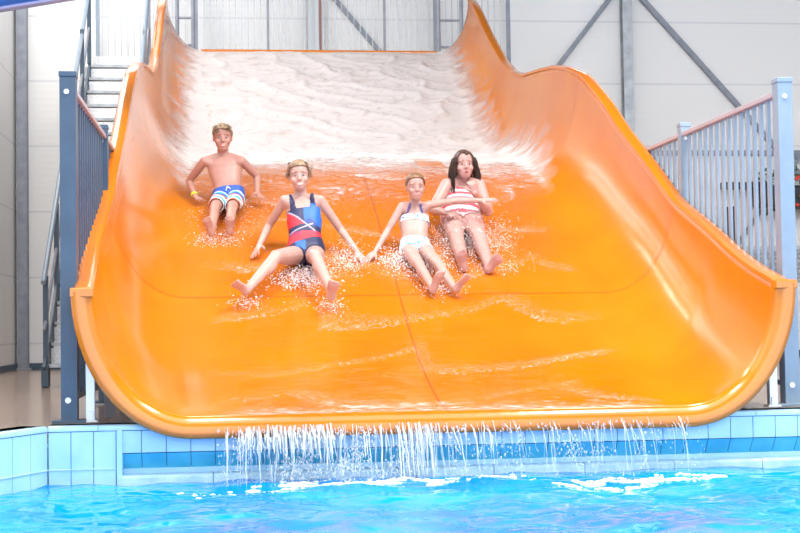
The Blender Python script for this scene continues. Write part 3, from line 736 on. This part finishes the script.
class Head:
    def __init__(s, c, fwd, up, sc):
        s.c = V(c); s.u = V(up).normalized(); f = V(fwd); s.f = (f - s.u * f.dot(s.u)).normalized(); s.r = s.f.cross(s.u); s.s = sc   # r = the head's own right-hand picture side
        s.R = frame(s.r, s.f, s.u)
    def P(s, x, f, u): return s.c + (s.r * x + s.f * f + s.u * u) * s.s
    def loc(s, p): q = (p - s.c) / s.s; return q.dot(s.r), q.dot(s.f), q.dot(s.u)
    def e(s, mb, c, rad, n=20, m=14): mb.ell(s.P(*c), [q * s.s for q in rad], s.R, n, m)
    def flesh(s, mb, cheek=1., jaw=1.):
        R = []
        for u, w_, f, b in ((-.109, .012, .050, .022), (-.104, .025, .063, .008), (-.092, .036, .073, -.014), (-.076, .046, .077, -.038), (-.058, .0545, .077, -.058), (-.040, .061, .0765, -.074), (-.020, .066, .0755, -.087), (0, .0695, .074, -.095), (.020, .072, .0755, -.100), (.040, .0735, .077, -.103), (.060, .071, .073, -.101), (.080, .060, .060, -.089), (.095, .042, .037, -.066), (.104, .018, .006, -.035)):
            c, h = (f + b) / 2, (f - b) / 2; w_ *= jaw if u < -.03 else 1 + (jaw - 1) * .4; ring = []
            for k in range(36):
                a = 2 * PI * k / 36; ca, sa = math.cos(a), math.sin(a)
                ring.append(s.P(w_ * ca * (1 - .10 * max(0, sa)), c + h * sa, u))
            R.append(ring)
        mb.loft(R)
        for q in (-1, 1):
            s.e(mb, (q * .036, .046, -.028), (.024 * cheek, .022, .024 * cheek)); s.e(mb, (q * .030, .057, .026), (.024, .014, .008))
            s.e(mb, (q * .074, -.014, -.004), (.007, .016, .027)); s.e(mb, (q * .011, .076, -.028), (.008, .010, .007))
        mb.capsule(s.P(0, .071, .012), s.P(0, .090, -.025), .0075 * s.s, .0105 * s.s, 12, 3)
        s.e(mb, (0, .066, -.058), (.026, .015, .016))
    def features(s, root, iris, lipc, teeth=True, mouth_w=.024, mouth_h=.0055):
        for q in (-1, 1):
            m_ = MB(); s.e(m_, (q * .029, .0605, .003), (.0120, .009, .0046)); o = m_.build('eye', M['eye_white'], root, True)
            m_ = MB(); s.e(m_, (q * .029, .0676, .003), (.0064, .0029, .0060)); m_.build('iris', iris, o, True)
            m_ = MB(); m_.tube([s.P(q * .014, .0755, .0245), s.P(q * .029, .0705, .0285), s.P(q * .044, .060, .022)], [.0018 * s.s, .0028 * s.s, .0014 * s.s], 8); m_.build('eyebrow', M['brow'], root, True)
        w_ = mouth_w; m_ = MB()
        arc = lambda x, du, df: s.P(x * w_, .0790 - .011 * x * x + df, -.0625 + (.006 if teeth else .001) * x * x + du)
        xs_ = [-1, -.7, -.35, 0, .35, .7, 1]
        m_.tube([arc(x, mouth_h * (1 - x * x), 0) for x in xs_], [.0022, .0034, .004, .0042, .004, .0034, .0022], 8)
        m_.tube([arc(x, -mouth_h * (1 - x * x), 0) for x in xs_], [.0022, .0036, .0044, .0048, .0044, .0036, .0022], 8)
        o = m_.build('lips', lipc, root, True)
        m_ = MB(); m_.tube([arc(x, mouth_h * .25 * (1 - x * x), -.001) for x in xs_], [.001] + [mouth_h * .75 * (1 - x * x) + .001 for x in xs_[1:-1]] + [.001], 10); m_.build('teeth' if teeth else 'mouth_opening', M['teeth'] if teeth else M['mouth_dark'], o, True)

M['eye_white'] = mat('eye_white', (.50, .48, .47), .3); M['iris_blue'] = mat('iris_blue', (.06, .12, .20), .2); M['iris_brown'] = mat('iris_brown', (.06, .03, .02), .2)
M['brow'] = mat('brow_hair', (.24, .12, .06), .6); M['teeth'] = mat('teeth', (.85, .82, .78), .25); M['mouth_dark'] = mat('mouth_inside', (.16, .03, .03), .4)
M['lips'] = mat('lips_pink', (.60, .20, .17), .35)

def seg(p, a, b):
    a, b = V(a), V(b); d = b - a; t = (p - a).dot(d) / d.length_squared; tc = max(0, min(1, t)); return t, (p - (a + d * tc)).length

def person(name_loc, label, J, D):
    root = thing('person', name_loc, label, 'person')
    T = Torso(J, D['rings']); mb = MB(); T.loft(mb)
    a = D['arm']; l = D['leg']
    for S in 'LR':
        sh, el, wr = V(J['sh' + S]), V(J['el' + S]), V(J['wr' + S]); hp, kn, an = V(J['hip' + S]), V(J['kn' + S]), V(J['an' + S])
        ch = V(J['chest'])
        mb.capsule(sh.lerp(ch, .28), sh, a[0] * 1.1, a[0] * .98); mb.capsule(V(J['neck']).lerp(sh, .25), sh, a[0] * .8, a[0] * .95)
        mb.capsule(sh, el, a[0], a[1]); mb.capsule(el, wr, a[1], a[2]); mb.ell(el.lerp(wr, .28), [a[1] * 1.0] * 3)
        mb.capsule(hp, kn, l[0], l[1]); mb.capsule(kn, an, l[1] * .95, l[2])
        up = V((0, .35, 1)); dsh = (an - kn).normalized(); back = (-up + dsh * up.dot(dsh)).normalized()
        mb.ell(kn.lerp(an, .30) + back * l[1] * .22, (l[1] * .9, l[1] * .9, l[1] * 1.9), frame(*ortho(dsh)))
        mb.ell(kn - back * l[1] * .2, [l[1] * .82] * 3)
        foot(mb, an, *D['foot' + S]); hand(mb, wr, *D['hand' + S])
    H = Head(J['head'], D['fwd'], D['up'], D['hs'])
    mb.capsule(V(J['neck']) - (V(J['head']) - V(J['neck'])) * .3, H.P(0, -.012, -.03), D['neck'] * 1.15, D['neck'])
    H.flesh(mb, D.get('cheek', 1), D.get('jaw', 1))
    me = remeshed(mb); body = put(me, 'body', D['skin'], root)
    H.features(root, D['iris'], M['lips'], D.get('teeth', True), *D.get('mouth', (.023, .005)))
    return root, me, T, H
def ortho(d):
    d = V(d).normalized(); x = d.orthogonal().normalized(); return x, d.cross(x), d
def garment(me, test, color, name, m, parent, grow=.004, smooth=2):
    """cloth cut to the body: the faces where test() holds, moved out along the normals"""
    n = len(me.vertices); co = np.empty(n * 3); me.vertices.foreach_get('co', co); co = co.reshape(-1, 3)
    no = np.empty(n * 3); me.vertex_normals.foreach_get('vector', no); no = no.reshape(-1, 3)
    keep = [test(V(p)) for p in co]
    faces = [tuple(f.vertices) for f in me.polygons if all(keep[i] for i in f.vertices)]
    par = {}
    def root_(i):
        while par.setdefault(i, i) != i: par[i] = par[par[i]]; i = par[i]
        return i
    for f in faces:
        for i in f[1:]: par[root_(i)] = root_(f[0])
    cnt = {}
    for f in faces: cnt[root_(f[0])] = cnt.get(root_(f[0]), 0) + 1
    big = max(cnt.values()); faces = [f for f in faces if cnt[root_(f[0])] > .12 * big]
    used = sorted({i for f in faces for i in f}); mp = {i: k for k, i in enumerate(used)}
    g = MB(); gr = grow if callable(grow) else (lambda p: grow)
    g.v = [tuple(co[i] + no[i] * gr(V(co[i]))) for i in used]; g.f = [tuple(mp[i] for i in f) for f in faces]
    o = g.build(name, m, parent, True)
    c = o.data.color_attributes.new('Col', 'FLOAT_COLOR', 'POINT')
    c.data.foreach_set('color', np.array([(*color(V(co[i])), 1.) for i in used], dtype=np.float32).ravel())
    s = o.modifiers.new('cloth', 'SOLIDIFY'); s.thickness = .005; s.offset = -.6
    return o
def HL(f, top): return float(np.interp(f, [-.06, -.02, .0, .02, .035, .05, .075], [-.07, -.045, -.005, .03, .05, top - .008, top]))
def hair_cap(H, line, m, parent, name='hair', bump=.004, grow=1.07, strands=None, seed=1):
    mb = MB(); n, mm = 64, 44; c0 = (0, -.013, .033); rad = (.0765 * grow, .0945 * grow, .080 * grow)
    V_ = []; keep = {}
    for i in range(mm + 1):
        t = PI * i / mm
        for j in range(n):
            a = 2 * PI * j / n
            q = V((rad[0] * math.sin(t) * math.cos(a), rad[1] * math.sin(t) * math.sin(a), rad[2] * math.cos(t)))
            k = 1 + bump / .08 * noise.noise(V((a * 3.0, t * 2.0, seed))) + bump / .12 * noise.noise(V((math.cos(a) * 14, math.sin(a) * 14, t * 3 + seed)))
            p = (c0[0] + q.x * k, c0[1] + q.y * k, c0[2] + q.z * k); mb.v.append(tuple(H.P(*p))); keep[i * n + j] = line(*p)
    for i in range(mm):
        for j in range(n):
            f = (i * n + j, (i + 1) * n + j, (i + 1) * n + (j + 1) % n, i * n + (j + 1) % n)
            if all(keep[k] for k in f): mb.f.append(f)
    ncap = len(mb.v)
    if strands: strands(mb)
    o = mb.build(name, m, parent, True); vg = o.vertex_groups.new(name='cap'); vg.add(list(range(ncap)), 1., 'REPLACE')
    s = o.modifiers.new('volume', 'SOLIDIFY'); s.thickness = .007; s.offset = -.7; s.vertex_group = 'cap'
    return o
def strand_fn(H, roots, n_each, dirs, L, r, seed):
    rr = random.Random(seed)
    def fn(mb):
        for (x, f, u), (dx, df, du) in zip(roots, dirs):
            for _ in range(n_each):
                p = [x + rr.gauss(0, .010), f + rr.gauss(0, .008), u + rr.gauss(0, .006)]; pts = []; ln = L * rr.uniform(.6, 1.1); k = 5
                for i in range(k):
                    t = i / (k - 1); pts.append(H.P(p[0] + dx * ln * t + rr.gauss(0, .0002), p[1] + df * ln * t * (1 - .4 * t) + .0, p[2] + du * ln * t - .25 * ln * t * t))
                mb.tube(pts, [r * H.s * (1 - .7 * i / (k - 1)) for i in range(k)], 6)
    return fn

JJ = {
'boy': dict(pelvis=(-1.148,4.690,1.520), chest=(-1.177,4.797,1.746), neck=(-1.192,4.807,1.875), head=(-1.194,4.761,1.997), shL=(-1.339,4.785,1.817), shR=(-1.046,4.760,1.817), elL=(-1.464,4.922,1.672), wrL=(-1.415,4.803,1.537), elR=(-0.924,4.877,1.698), wrR=(-0.927,4.750,1.562), hipL=(-1.210,4.631,1.500), hipR=(-1.093,4.623,1.500), knL=(-1.252,4.304,1.412), knR=(-1.125,4.297,1.405), anL=(-1.273,4.032,1.224), anR=(-1.148,4.016,1.230)),
'g2': dict(pelvis=(-0.605,3.590,1.022), chest=(-0.607,3.754,1.302), neck=(-0.625,3.798,1.444), head=(-0.640,3.749,1.585), shL=(-0.747,3.735,1.410), shR=(-0.492,3.720,1.408), elL=(-0.857,3.882,1.240), wrL=(-0.934,3.737,1.082), elR=(-0.341,3.781,1.197), wrR=(-0.238,3.640,1.030), hipL=(-0.679,3.525,0.998), hipR=(-0.545,3.512,0.998), knL=(-0.830,3.146,0.969), knR=(-0.568,3.103,0.971), anL=(-1.018,2.895,0.754), anR=(-0.481,2.826,0.725)),
'g3': dict(pelvis=(0.191,3.696,1.058), chest=(0.206,3.838,1.267), neck=(0.216,3.840,1.385), head=(0.211,3.765,1.503), shL=(0.112,3.790,1.368), shR=(0.302,3.790,1.371), elL=(0.010,3.780,1.197), wrL=(-0.100,3.660,1.028), elR=(0.512,3.875,1.410), wrR=(0.692,3.785,1.404), hipL=(0.132,3.649,1.042), hipR=(0.246,3.635,1.040), knL=(0.162,3.311,0.925), knR=(0.302,3.303,0.916), anL=(0.218,3.022,0.752), anR=(0.368,3.016,0.745)),
'g4': dict(pelvis=(0.615,4.174,1.288), chest=(0.648,4.339,1.481), neck=(0.662,4.363,1.608), head=(0.659,4.284,1.724), shL=(0.520,4.276,1.573), shR=(0.772,4.265,1.570), elL=(0.392,4.164,1.372), wrL=(0.445,3.955,1.330), elR=(0.808,4.098,1.352), wrR=(0.677,3.925,1.472), hipL=(0.541,4.105,1.268), hipR=(0.676,4.084,1.265), knL=(0.501,3.735,1.150), knR=(0.660,3.712,1.147), anL=(0.500,3.434,0.915), anR=(0.684,3.418,0.905)),
}
SKa = skin('skin_tanned', (.47, .255, .20)); SKb = skin('skin_fair', (.54, .345, .29)); SKc = skin('skin_light', (.52, .315, .265)); SKd = skin('skin_rosy', (.51, .29, .25))
def rings(J, prof):
    L1 = (V(J['chest']) - V(J['pelvis'])).length; L2 = (V(J['neck']) - V(J['chest'])).length
    return [((t * L1 if t <= 1 else L1 + (t - 1) * L2), w_, d_, o_) for t, w_, d_, o_ in prof]

# --- boy
J = JJ['boy']
D = dict(skin=SKa, iris=M['iris_blue'], arm=(.036, .029, .021), leg=(.062, .043, .027), hs=.98, neck=.042, fwd=(.02, -1, -.06), up=(-.03, -.10, 1), cheek=1.05,
 rings=rings(J, [(-.34, .06, .05, 0), (-.22, .10, .075, 0), (.05, .118, .085, 0), (.4, .108, .075, 0), (.75, .122, .078, 0), (1.0, .134, .082, 0), (1.3, .136, .076, 0), (1.6, .112, .062, -.005), (1.85, .07, .048, -.008), (2.0, .045, .042, -.008)]),
 footL=((-1.279, 3.965, 1.165), (-1.315, 3.92, 1.295), (-1, 0, 0), .86), footR=((-1.141, 3.955, 1.175), (-1.135, 3.905, 1.305), (1, 0, 0), .86),
 handL=((.35, -.75, -.25), (-.1, .25, 1), (1, .3, 0), .86, .16, 1.3), handR=((.25, -.6, -.35), (.1, .25, 1), (-1, .2, 0), .86, .16, 1.2))
boy, me, T, H = person((-1.15, 4.66, floor_z(4.66)), 'boy with short fair hair and striped blue swim shorts, leftmost of the four sliders', J, D)
def thigh(p, J):
    best = (9, 0, 0)
    for S in 'LR':
        t, dd = seg(p, J['hip' + S], J['kn' + S]); best = min(best, (dd, t, S))
    return best
def arm_near(p, J, r):
    for S in 'LR':
        t, dd = seg(p, J['sh' + S], J['el' + S])
        if t > .22 and dd < r: return True
        t, dd = seg(p, J['el' + S], J['wr' + S])
        if dd < r and t > -.05: return True
    return False
def shorts_test(p):
    t, lat, fr = T.coords(p); dd, tt, S = thigh(p, J)
    if abs(lat) > .17: return False
    if arm_near(p, J, .06) or any((p - V(J['wr' + q])).length < .12 for q in 'LR'): return False
    for S_ in 'LR':
        if seg(p, J['kn' + S_], J['an' + S_])[0] > .02 and seg(p, J['kn' + S_], J['an' + S_])[1] < .06: return False
    return (t < .055 and tt < .25) or (dd < .085 and .0 <= tt < .83 and t < .10)
STR = [(.03, .10, .42), (.85, .88, .9), (.02, .45, .62), (.03, .10, .42), (.75, .18, .08), (.9, .9, .9), (.02, .38, .62), (.9, .88, .85), (.75, .2, .1), (.03, .10, .42), (.02, .5, .65)]
def shorts_col(p):
    dd, tt, S = thigh(p, J); t, lat, fr = T.coords(p)
    if t > .035: return (.03, .09, .40)
    w_ = tt * 9.5 + .5 * math.sin(lat * 30) + .4; return STR[int(w_) % len(STR)] if w_ > 0 else STR[0]
garment(me, shorts_test, shorts_col, 'swim_shorts', vcol('striped_shorts_cloth'), boy, lambda p: .012 + .005 * noise.noise(p * 30))
m_ = MB(); q = T.at(.04); c0 = q[0] + q[3] * .10
m_.tube([c0, c0 + q[3] * .01 - q[1] * .03 + q[2] * .02], .004, 6); m_.tube([c0, c0 + q[3] * .01 - q[1] * .04 - q[2] * .015], .004, 6); m_.build('drawstring', mat('white_cord', (.85, .85, .85)), boy, True)
w0, w1 = V(J['wrL']), V(J['elL']); c0 = w0.lerp(w1, .12); x, y, d = ortho(w1 - w0)
m_ = MB(); m_.loft([[c0 + d * h + (x * math.cos(a) + y * math.sin(a)) * rr for a in [2 * PI * k / 20 for k in range(20)]] for h, rr in ((-.008, .024), (-.008, .028), (.008, .028), (.008, .024))])
o = m_.build('wristband', mat('neon_band', (.62, .85, .05), .4), boy); o['label'] = 'neon yellow-green wristband'
fair = hairmat('fair_hair', (.27, .17, .09), (.43, .29, .17))
random.seed(21)
hl = [(random.uniform(-.06, .06), random.uniform(-.05, .075), 0) for _ in range(46)]
hl = [(x, f, .033 + .083 * math.sqrt(max(.05, 1 - (x / .084) ** 2 - ((f + .013) / .104) ** 2))) for x, f, _ in hl]
hair_cap(H, lambda x, f, u: u > HL(f, .074) + .006 * noise.noise(V((x * 60, f * 60, 3))), fair, boy, bump=.006, seed=3,
 strands=strand_fn(H, [(x, f, u - .008) for x, f, u in hl], 5, [(x * 5, .85, .10) for x, f, u in hl], .040, .0026, 5))

# --- girl in the navy and red swimsuit
J2 = J = JJ['g2']
D = dict(skin=SKb, iris=M['iris_blue'], arm=(.037, .030, .0215), leg=(.074, .049, .030), hs=1.0, neck=.041, fwd=(-.03, -1, -.05), up=(-.07, -.06, 1), cheek=1.08, mouth=(.025, .008),
 rings=rings(J, [(-.30, .06, .055, 0), (-.18, .115, .09, 0), (.05, .134, .098, 0), (.3, .118, .085, 0), (.5, .111, .078, 0), (.8, .122, .088, .004), (1.0, .127, .088, .004), (1.3, .128, .076, 0), (1.6, .105, .06, -.006), (1.85, .066, .048, -.008), (2.0, .044, .042, -.008)]),
 footL=((-1.035, 2.845, .700), (-1.115, 2.765, .775), (-1, 0, .3), 1.0), footR=((-.486, 2.775, .655), (-.470, 2.675, .775), (1, 0, 0), 1.0),
 handL=((-.25, -.6, -.45), (-.25, .3, .9), (.6, -.5, 0), 1.0, .12, 1.4), handR=((.45, -.3, -.62), (.15, -.35, .8), (-.6, -.6, -.2), 1.0, .3, .8))
g2, me, T2, H2 = person((-.61, 3.57, floor_z(3.57)), 'smiling girl with short light hair in a navy, red and blue swimsuit, legs spread wide', J, D)
L1, L2 = T2.L1, T2.L2
def suit_test(p):
    t, lat, fr = T2.coords(p); al = abs(lat)
    if t > .08 and not T2.inside(p, 1.15 if t < L1 + .03 else 2.2): return False
    if arm_near(p, J2, .056) and t > .05 and al > .09: return False
    if al > .116 and t > L1 * .84: return False
    dd, tt, S = thigh(p, J2)
    if t < .06 and tt > .10 + .9 * max(0, t) and dd < .10: return fr < .02 and tt < .15
    if t < 0: return al < .05 + .9 * max(0, t + .11)
    nk = L1 + .025
    if t > nk:
        if t > L1 + L2 * .98: return False
        edge = .048 + .10 * max(0, (L1 + .07 - t)) * -1
        return .046 + .018 * (t - nk) / .1 < al < .094 - .12 * (t - nk) * .3 and not (al > .1)
    return al < .15
def suit_col(p):
    t, lat, fr = T2.coords(p); s = t / L1
    navy, red, blue, grey = (.018, .022, .075), (.62, .03, .05), (.02, .13, .48), (.36, .34, .43)
    d1 = s - (.62 - lat * 3.0); d2 = s - (.52 + lat * 1.3)
    if t > L1 + .02: return navy if lat < 0 else blue if t < L1 + .05 else navy
    if abs(d1) < .022 and s > .40: return grey
    if abs(d2) < .018 and lat < .06: return grey
    if lat < .0 and d1 < 0 and s > .56 + lat * .2: return red if s > .60 + lat * .6 else navy
    if lat > .0 and d1 > 0 and s > .55: return blue if s > .62 + .1 * math.sin(lat * 40) else (.03, .06, .25)
    if s < .40 and s > .17 + lat * .9: return red if lat > -.03 or s < .3 else (.30, .03, .10)
    if s < .12 and lat < .0: return blue if s > -.1 and lat > -.07 else navy
    return navy
garment(me, suit_test, suit_col, 'swimsuit', vcol('swimsuit_cloth', .5), g2, .004)
random.seed(5)
hl = [(sx * random.uniform(.066, .08), random.uniform(-.04, .03), random.uniform(.0, .06)) for sx in (-1, 1) for _ in range(9)] + [(random.uniform(-.06, .06), random.uniform(.0, .05), random.uniform(.088, .100)) for _ in range(16)]
hair_cap(H2, lambda x, f, u: u > HL(f, .072) + .006 * noise.noise(V((x * 60, f * 60, 8))), hairmat('sandy_hair', (.23, .14, .08), (.38, .26, .15)), g2, bump=.006, seed=8,
 strands=strand_fn(H2, hl, 3, [(x * 4, .1, -.3) if abs(x) > .062 else (x * 6, -.95, .02) for x, f, u in hl], .045, .003, 6))

# --- girl in the checked bikini
J3 = J = JJ['g3']
D = dict(skin=SKc, iris=M['iris_brown'], arm=(.030, .025, .019), leg=(.060, .041, .025), hs=.90, neck=.035, fwd=(.04, -1, -.02), up=(-.02, -.10, 1), teeth=False, mouth=(.019, .003),
 rings=rings(J, [(-.34, .05, .045, 0), (-.2, .095, .07, 0), (.05, .107, .078, 0), (.4, .096, .066, 0), (.75, .106, .070, 0), (1.0, .113, .072, 0), (1.3, .110, .064, 0), (1.6, .088, .05, -.005), (1.85, .055, .04, -.006), (2.0, .038, .036, -.006)]),
 footL=((.222, 2.985, .700), (.270, 2.92, .845), (-1, 0, .2), .86), footR=((.384, 2.985, .702), (.455, 2.915, .815), (1, 0, -.3), .86),
 handL=((-.6, -.25, -.5), (.1, -.3, .8), (.3, -.8, -.1), .88, .25, .9), handR=((.92, -.35, .05), (0, -.45, .9), (.2, -.9, -.3), .90, .14, 1.3))
g3, me, T3, H3 = person((.19, 3.68, floor_z(3.68)), 'slim girl in a white and aqua checked bikini, one arm stretched out to the right', J, D)
L3 = T3.L1
def top_test(p):
    t, lat, fr = T3.coords(p); al = abs(lat)
    if not T3.inside(p, 1.12 if t < L3 + .02 else 2.2): return False
    if al > .12: return False
    if L3 * .80 < t < L3 * .88: return True
    if fr > 0 and L3 * .85 < t < L3 + .035: return abs(al - .052) < .050 - .9 * max(0, t - L3 * .95) * .5
    if t >= L3 + .03: return abs(al - (.06 - .25 * (t - L3 - .03))) < .009 and t < L3 + T3.L2 * 1.0
    return False
def bot_test(p):
    t, lat, fr = T3.coords(p); dd, tt, S = thigh(p, J3)
    if arm_near(p, J3, .04): return False
    if dd < .075 and tt > .16 and t < .09: return False
    return -.14 < t < .048 and abs(lat) < .16
def chk(p):
    w_ = noise.cell(V((p.x * 70, p.y * 20, p.z * 70))); t = T3.coords(p)[0]
    if t > L3 + .028: return (.13, .10, .30)
    return (.85, .88, .90) if w_ < .45 else (.12, .48, .68) if w_ < .72 else (.10, .16, .45) if w_ < .85 else (.35, .70, .75)
vb = vcol('checked_bikini_cloth', .6)
garment(me, top_test, chk, 'bikini_top', vb, g3, .004); garment(me, bot_test, chk, 'bikini_bottom', vb, g3, .004)
hair_cap(H3, lambda x, f, u: u > HL(f, .078), hairmat('wet_brown_hair', (.16, .075, .035), (.27, .14, .07)), g3, bump=.003, grow=1.05, seed=12)

# --- girl in the striped tankini
J4 = J = JJ['g4']
D = dict(skin=SKd, iris=M['iris_brown'], arm=(.050, .040, .026), leg=(.088, .060, .036), hs=1.0, neck=.047, fwd=(.05, -1, .10), up=(-.02, -.03, 1), cheek=1.15, jaw=1.1, teeth=False, mouth=(.017, .009),
 rings=rings(J, [(-.34, .07, .06, 0), (-.22, .13, .11, 0), (.05, .158, .125, 0), (.35, .152, .122, .008), (.65, .145, .110, .005), (1.0, .142, .098, 0), (1.3, .138, .084, 0), (1.6, .110, .066, -.006), (1.85, .07, .052, -.008), (2.0, .048, .046, -.008)]),
 footL=((.508, 3.385, .862), (.468, 3.315, 1.005), (-1, 0, 0), 1.0), footR=((.662, 3.365, .850), (.742, 3.295, .965), (1, 0, -.3), 1.0),
 handL=((.5, -.75, -.1), (-.2, -.4, .9), (.6, .6, .3), .98, .4, .8), handR=((-.25, -.25, .9), (.3, -.9, -.1), (-.9, -.2, -.3), .96, .5, .7, True))
g4, me, T4, H4 = person((.62, 4.15, floor_z(4.15)), 'girl with long wet dark hair in a red and white striped swim top, rightmost slider', J, D)
L4 = T4.L1
def tank_test(p):
    t, lat, fr = T4.coords(p); al = abs(lat)
    if t > .08 and not T4.inside(p, 1.06 if t < L4 + .03 else 2.2): return False
    hw = V(J4['wrR']); hd = V((-.25, -.25, .9)).normalized()
    if seg(p, hw - hd * .05, hw + hd * .13)[1] < .058: return False
    if al > .128 and t > L4 * .8: return False
    if arm_near(p, J4, .062) and al > .115: return False
    dd, tt, S = thigh(p, J4)
    if t < .03 and tt > .12 and dd < .12: return False
    if -.03 < t < L4 + .03: return al < .18
    if t >= L4 + .03: return abs(al - .075) < .018 and t < L4 + T4.L2 * 1.0
    return -.12 < t and tt < .15
def tank_col(p):
    t, lat, fr = T4.coords(p)
    if t > L4 + .02: return (.05, .05, .16)
    t += .17
    k = (t * 1.0 + .25 * lat * lat) / .034
    return [(.56, .06, .09), (.70, .56, .54), (.60, .20, .22), (.66, .48, .46), (.56, .08, .11), (.70, .60, .58)][int(k) % 6]
garment(me, tank_test, tank_col, 'swim_top', vcol('striped_top_cloth', .6), g4, .006)
random.seed(9); wet = hairmat('long_wet_dark_hair', (.045, .020, .014), (.12, .06, .04))
def locks(mb):
    rr = random.Random(4)
    for q in (-1, 1):
        for k in range(60):
            f0 = rr.uniform(-.07, .035); x0 = q * rr.uniform(.060, .082); ln = rr.uniform(.17, .30); pts = []
            for i in range(7):
                t = i / 6; pts.append(H4.P(x0 * (1 + .30 * math.sin(t * 2.2)) + rr.gauss(0, .003) + q * .012 * t, f0 + .035 * t + rr.gauss(0, .002), .055 - .02 * abs(f0) - ln * t))
            mb.tube(pts, [.0058 * (1 - .75 * i / 6) + .001 for i in range(7)], 6)
    for k in range(30):
        x0 = rr.uniform(-.07, .07); mb.tube([H4.P(x0, -.085, .04), H4.P(x0 * 1.1, -.105, -.03), H4.P(x0 * 1.25, -.11, -.13), H4.P(x0 * 1.4, -.10, -.2)], [.01, .01, .008, .003], 7)
hair_cap(H4, lambda x, f, u: u > ((.066 + .9 * abs(x + .008)) * 1. - .0 if f > .055 else .0 if f > .02 else -.09) and not (f > .055 and u < .06), wet, g4, bump=.004, grow=1.06, seed=17, strands=locks)

# ------------------------------------------------------------------ splashes round each slider
def splash(label, spots, seed):
    rr = random.Random(seed); mb = MB()
    for (x, y, sx, sy, n_, h, rmax) in spots:
        for _ in range(int(n_ * 2.2)):
            px, py = rr.gauss(x, sx), rr.gauss(y, sy); z = floor_z(py) + .012 + abs(rr.gauss(0, h)); r = rr.uniform(.0008, rmax * .62) * (1 if rr.random() < .9 else 1.6)
            mb.blob((px, py, z), (r * rr.uniform(.8, 1.8), r * rr.uniform(.8, 1.6), r * rr.uniform(.7, 1.4)))
    o = mb.build('water_splash', M['drops'], None, True); return tag(o, label, 'splash', None, 'stuff')
splash('fine spray round the feet of the leftmost boy', [(-1.29, 4.0, .06, .06, 160, .03, .005), (-1.14, 4.0, .06, .06, 120, .03, .004), (-1.15, 4.5, .2, .15, 160, .02, .004)], 1)
splash('white splash under the legs of the girl in the navy and red swimsuit', [(-.62, 3.30, .11, .10, 700, .03, .0065), (-.33, 3.52, .07, .09, 380, .06, .005), (-1.03, 2.9, .06, .04, 110, .03, .005), (-.48, 2.85, .05, .05, 120, .03, .005), (-.3, 3.7, .08, .1, 60, .1, .003)], 2)
splash('white splash round the hips and legs of the girl in the checked bikini', [(.03, 3.55, .07, .08, 330, .045, .006), (.24, 3.42, .10, .10, 520, .05, .005), (.30, 3.1, .09, .06, 200, .03, .005)], 3)
splash('veil of spray over the legs of the girl in the striped swim top', [(.60, 3.80, .11, .12, 1100, .10, .0045), (.85, 3.85, .07, .12, 300, .09, .004), (.42, 3.7, .06, .1, 240, .08, .004), (.68, 3.45, .12, .06, 200, .03, .004)], 4)

# ------------------------------------------------------------------ light
W = bpy.data.worlds.new('World'); SC.world = W; W.use_nodes = True
bg = W.node_tree.nodes['Background']; bg.inputs['Color'].default_value = (.87, .94, 1., 1); bg.inputs['Strength'].default_value = 2.75
def area(name, loc, rot, sx, sy, power, col=(1, 1, 1)):
    l = bpy.data.lights.new(name, 'AREA'); l.shape = 'RECTANGLE'; l.size = sx; l.size_y = sy; l.energy = power; l.color = col
    o = bpy.data.objects.new(name, l); o.location = loc; o.rotation_euler = rot; COL.objects.link(o); return o
area('fill_light', (-1.6, .2, 7.25), (0, 0, 0), 1.2, 4.0, 250, (1, .97, .92))  # unseen fill light, added to brighten the lower slide
area('fill_light', (-3.2, 8.5, 7.25), (0, 0, 0), .6, 5.0, 170, (1, .97, .93))  # added fill for the dim left wall, also whitens the upper drop
area('fill_light', (2.6, .2, 7.25), (0, 0, 0), 1.2, 4.0, 520, (1, .97, .92))  # stronger added fill for the lower right of the slide

cam = bpy.data.cameras.new('camera'); co = bpy.data.objects.new('camera', cam); COL.objects.link(co); SC.camera = co
cam.sensor_width = 36; cam.sensor_fit = 'HORIZONTAL'; cam.lens = 1421.5 * 36 / 800; cam.clip_end = 200
yaw, pit, rol = math.radians(6.679), math.radians(2.399), math.radians(-.868)
Fv = V((math.sin(yaw) * math.cos(pit), math.cos(yaw) * math.cos(pit), math.sin(pit))); Rv = V((math.cos(yaw), -math.sin(yaw), 0)); Uv = Rv.cross(Fv)
R2 = Rv * math.cos(rol) + Uv * math.sin(rol); U2 = -Rv * math.sin(rol) + Uv * math.cos(rol)
ZOOM = None
if ZOOM: cam.lens *= ZOOM[2]; cam.shift_x = (ZOOM[0] - 400) / 800 * ZOOM[2]; cam.shift_y = (266.5 - ZOOM[1]) / 800 * ZOOM[2]
co.matrix_world = Matrix.Translation((-1.117, -6.526, .488)) @ frame(R2, U2, -Fv).to_4x4()
SC.view_settings.view_transform = 'Standard'; SC.view_settings.look = 'None'; SC.view_settings.exposure = .46; SC.view_settings.gamma = 1.; SC.view_settings.use_curve_mapping = False
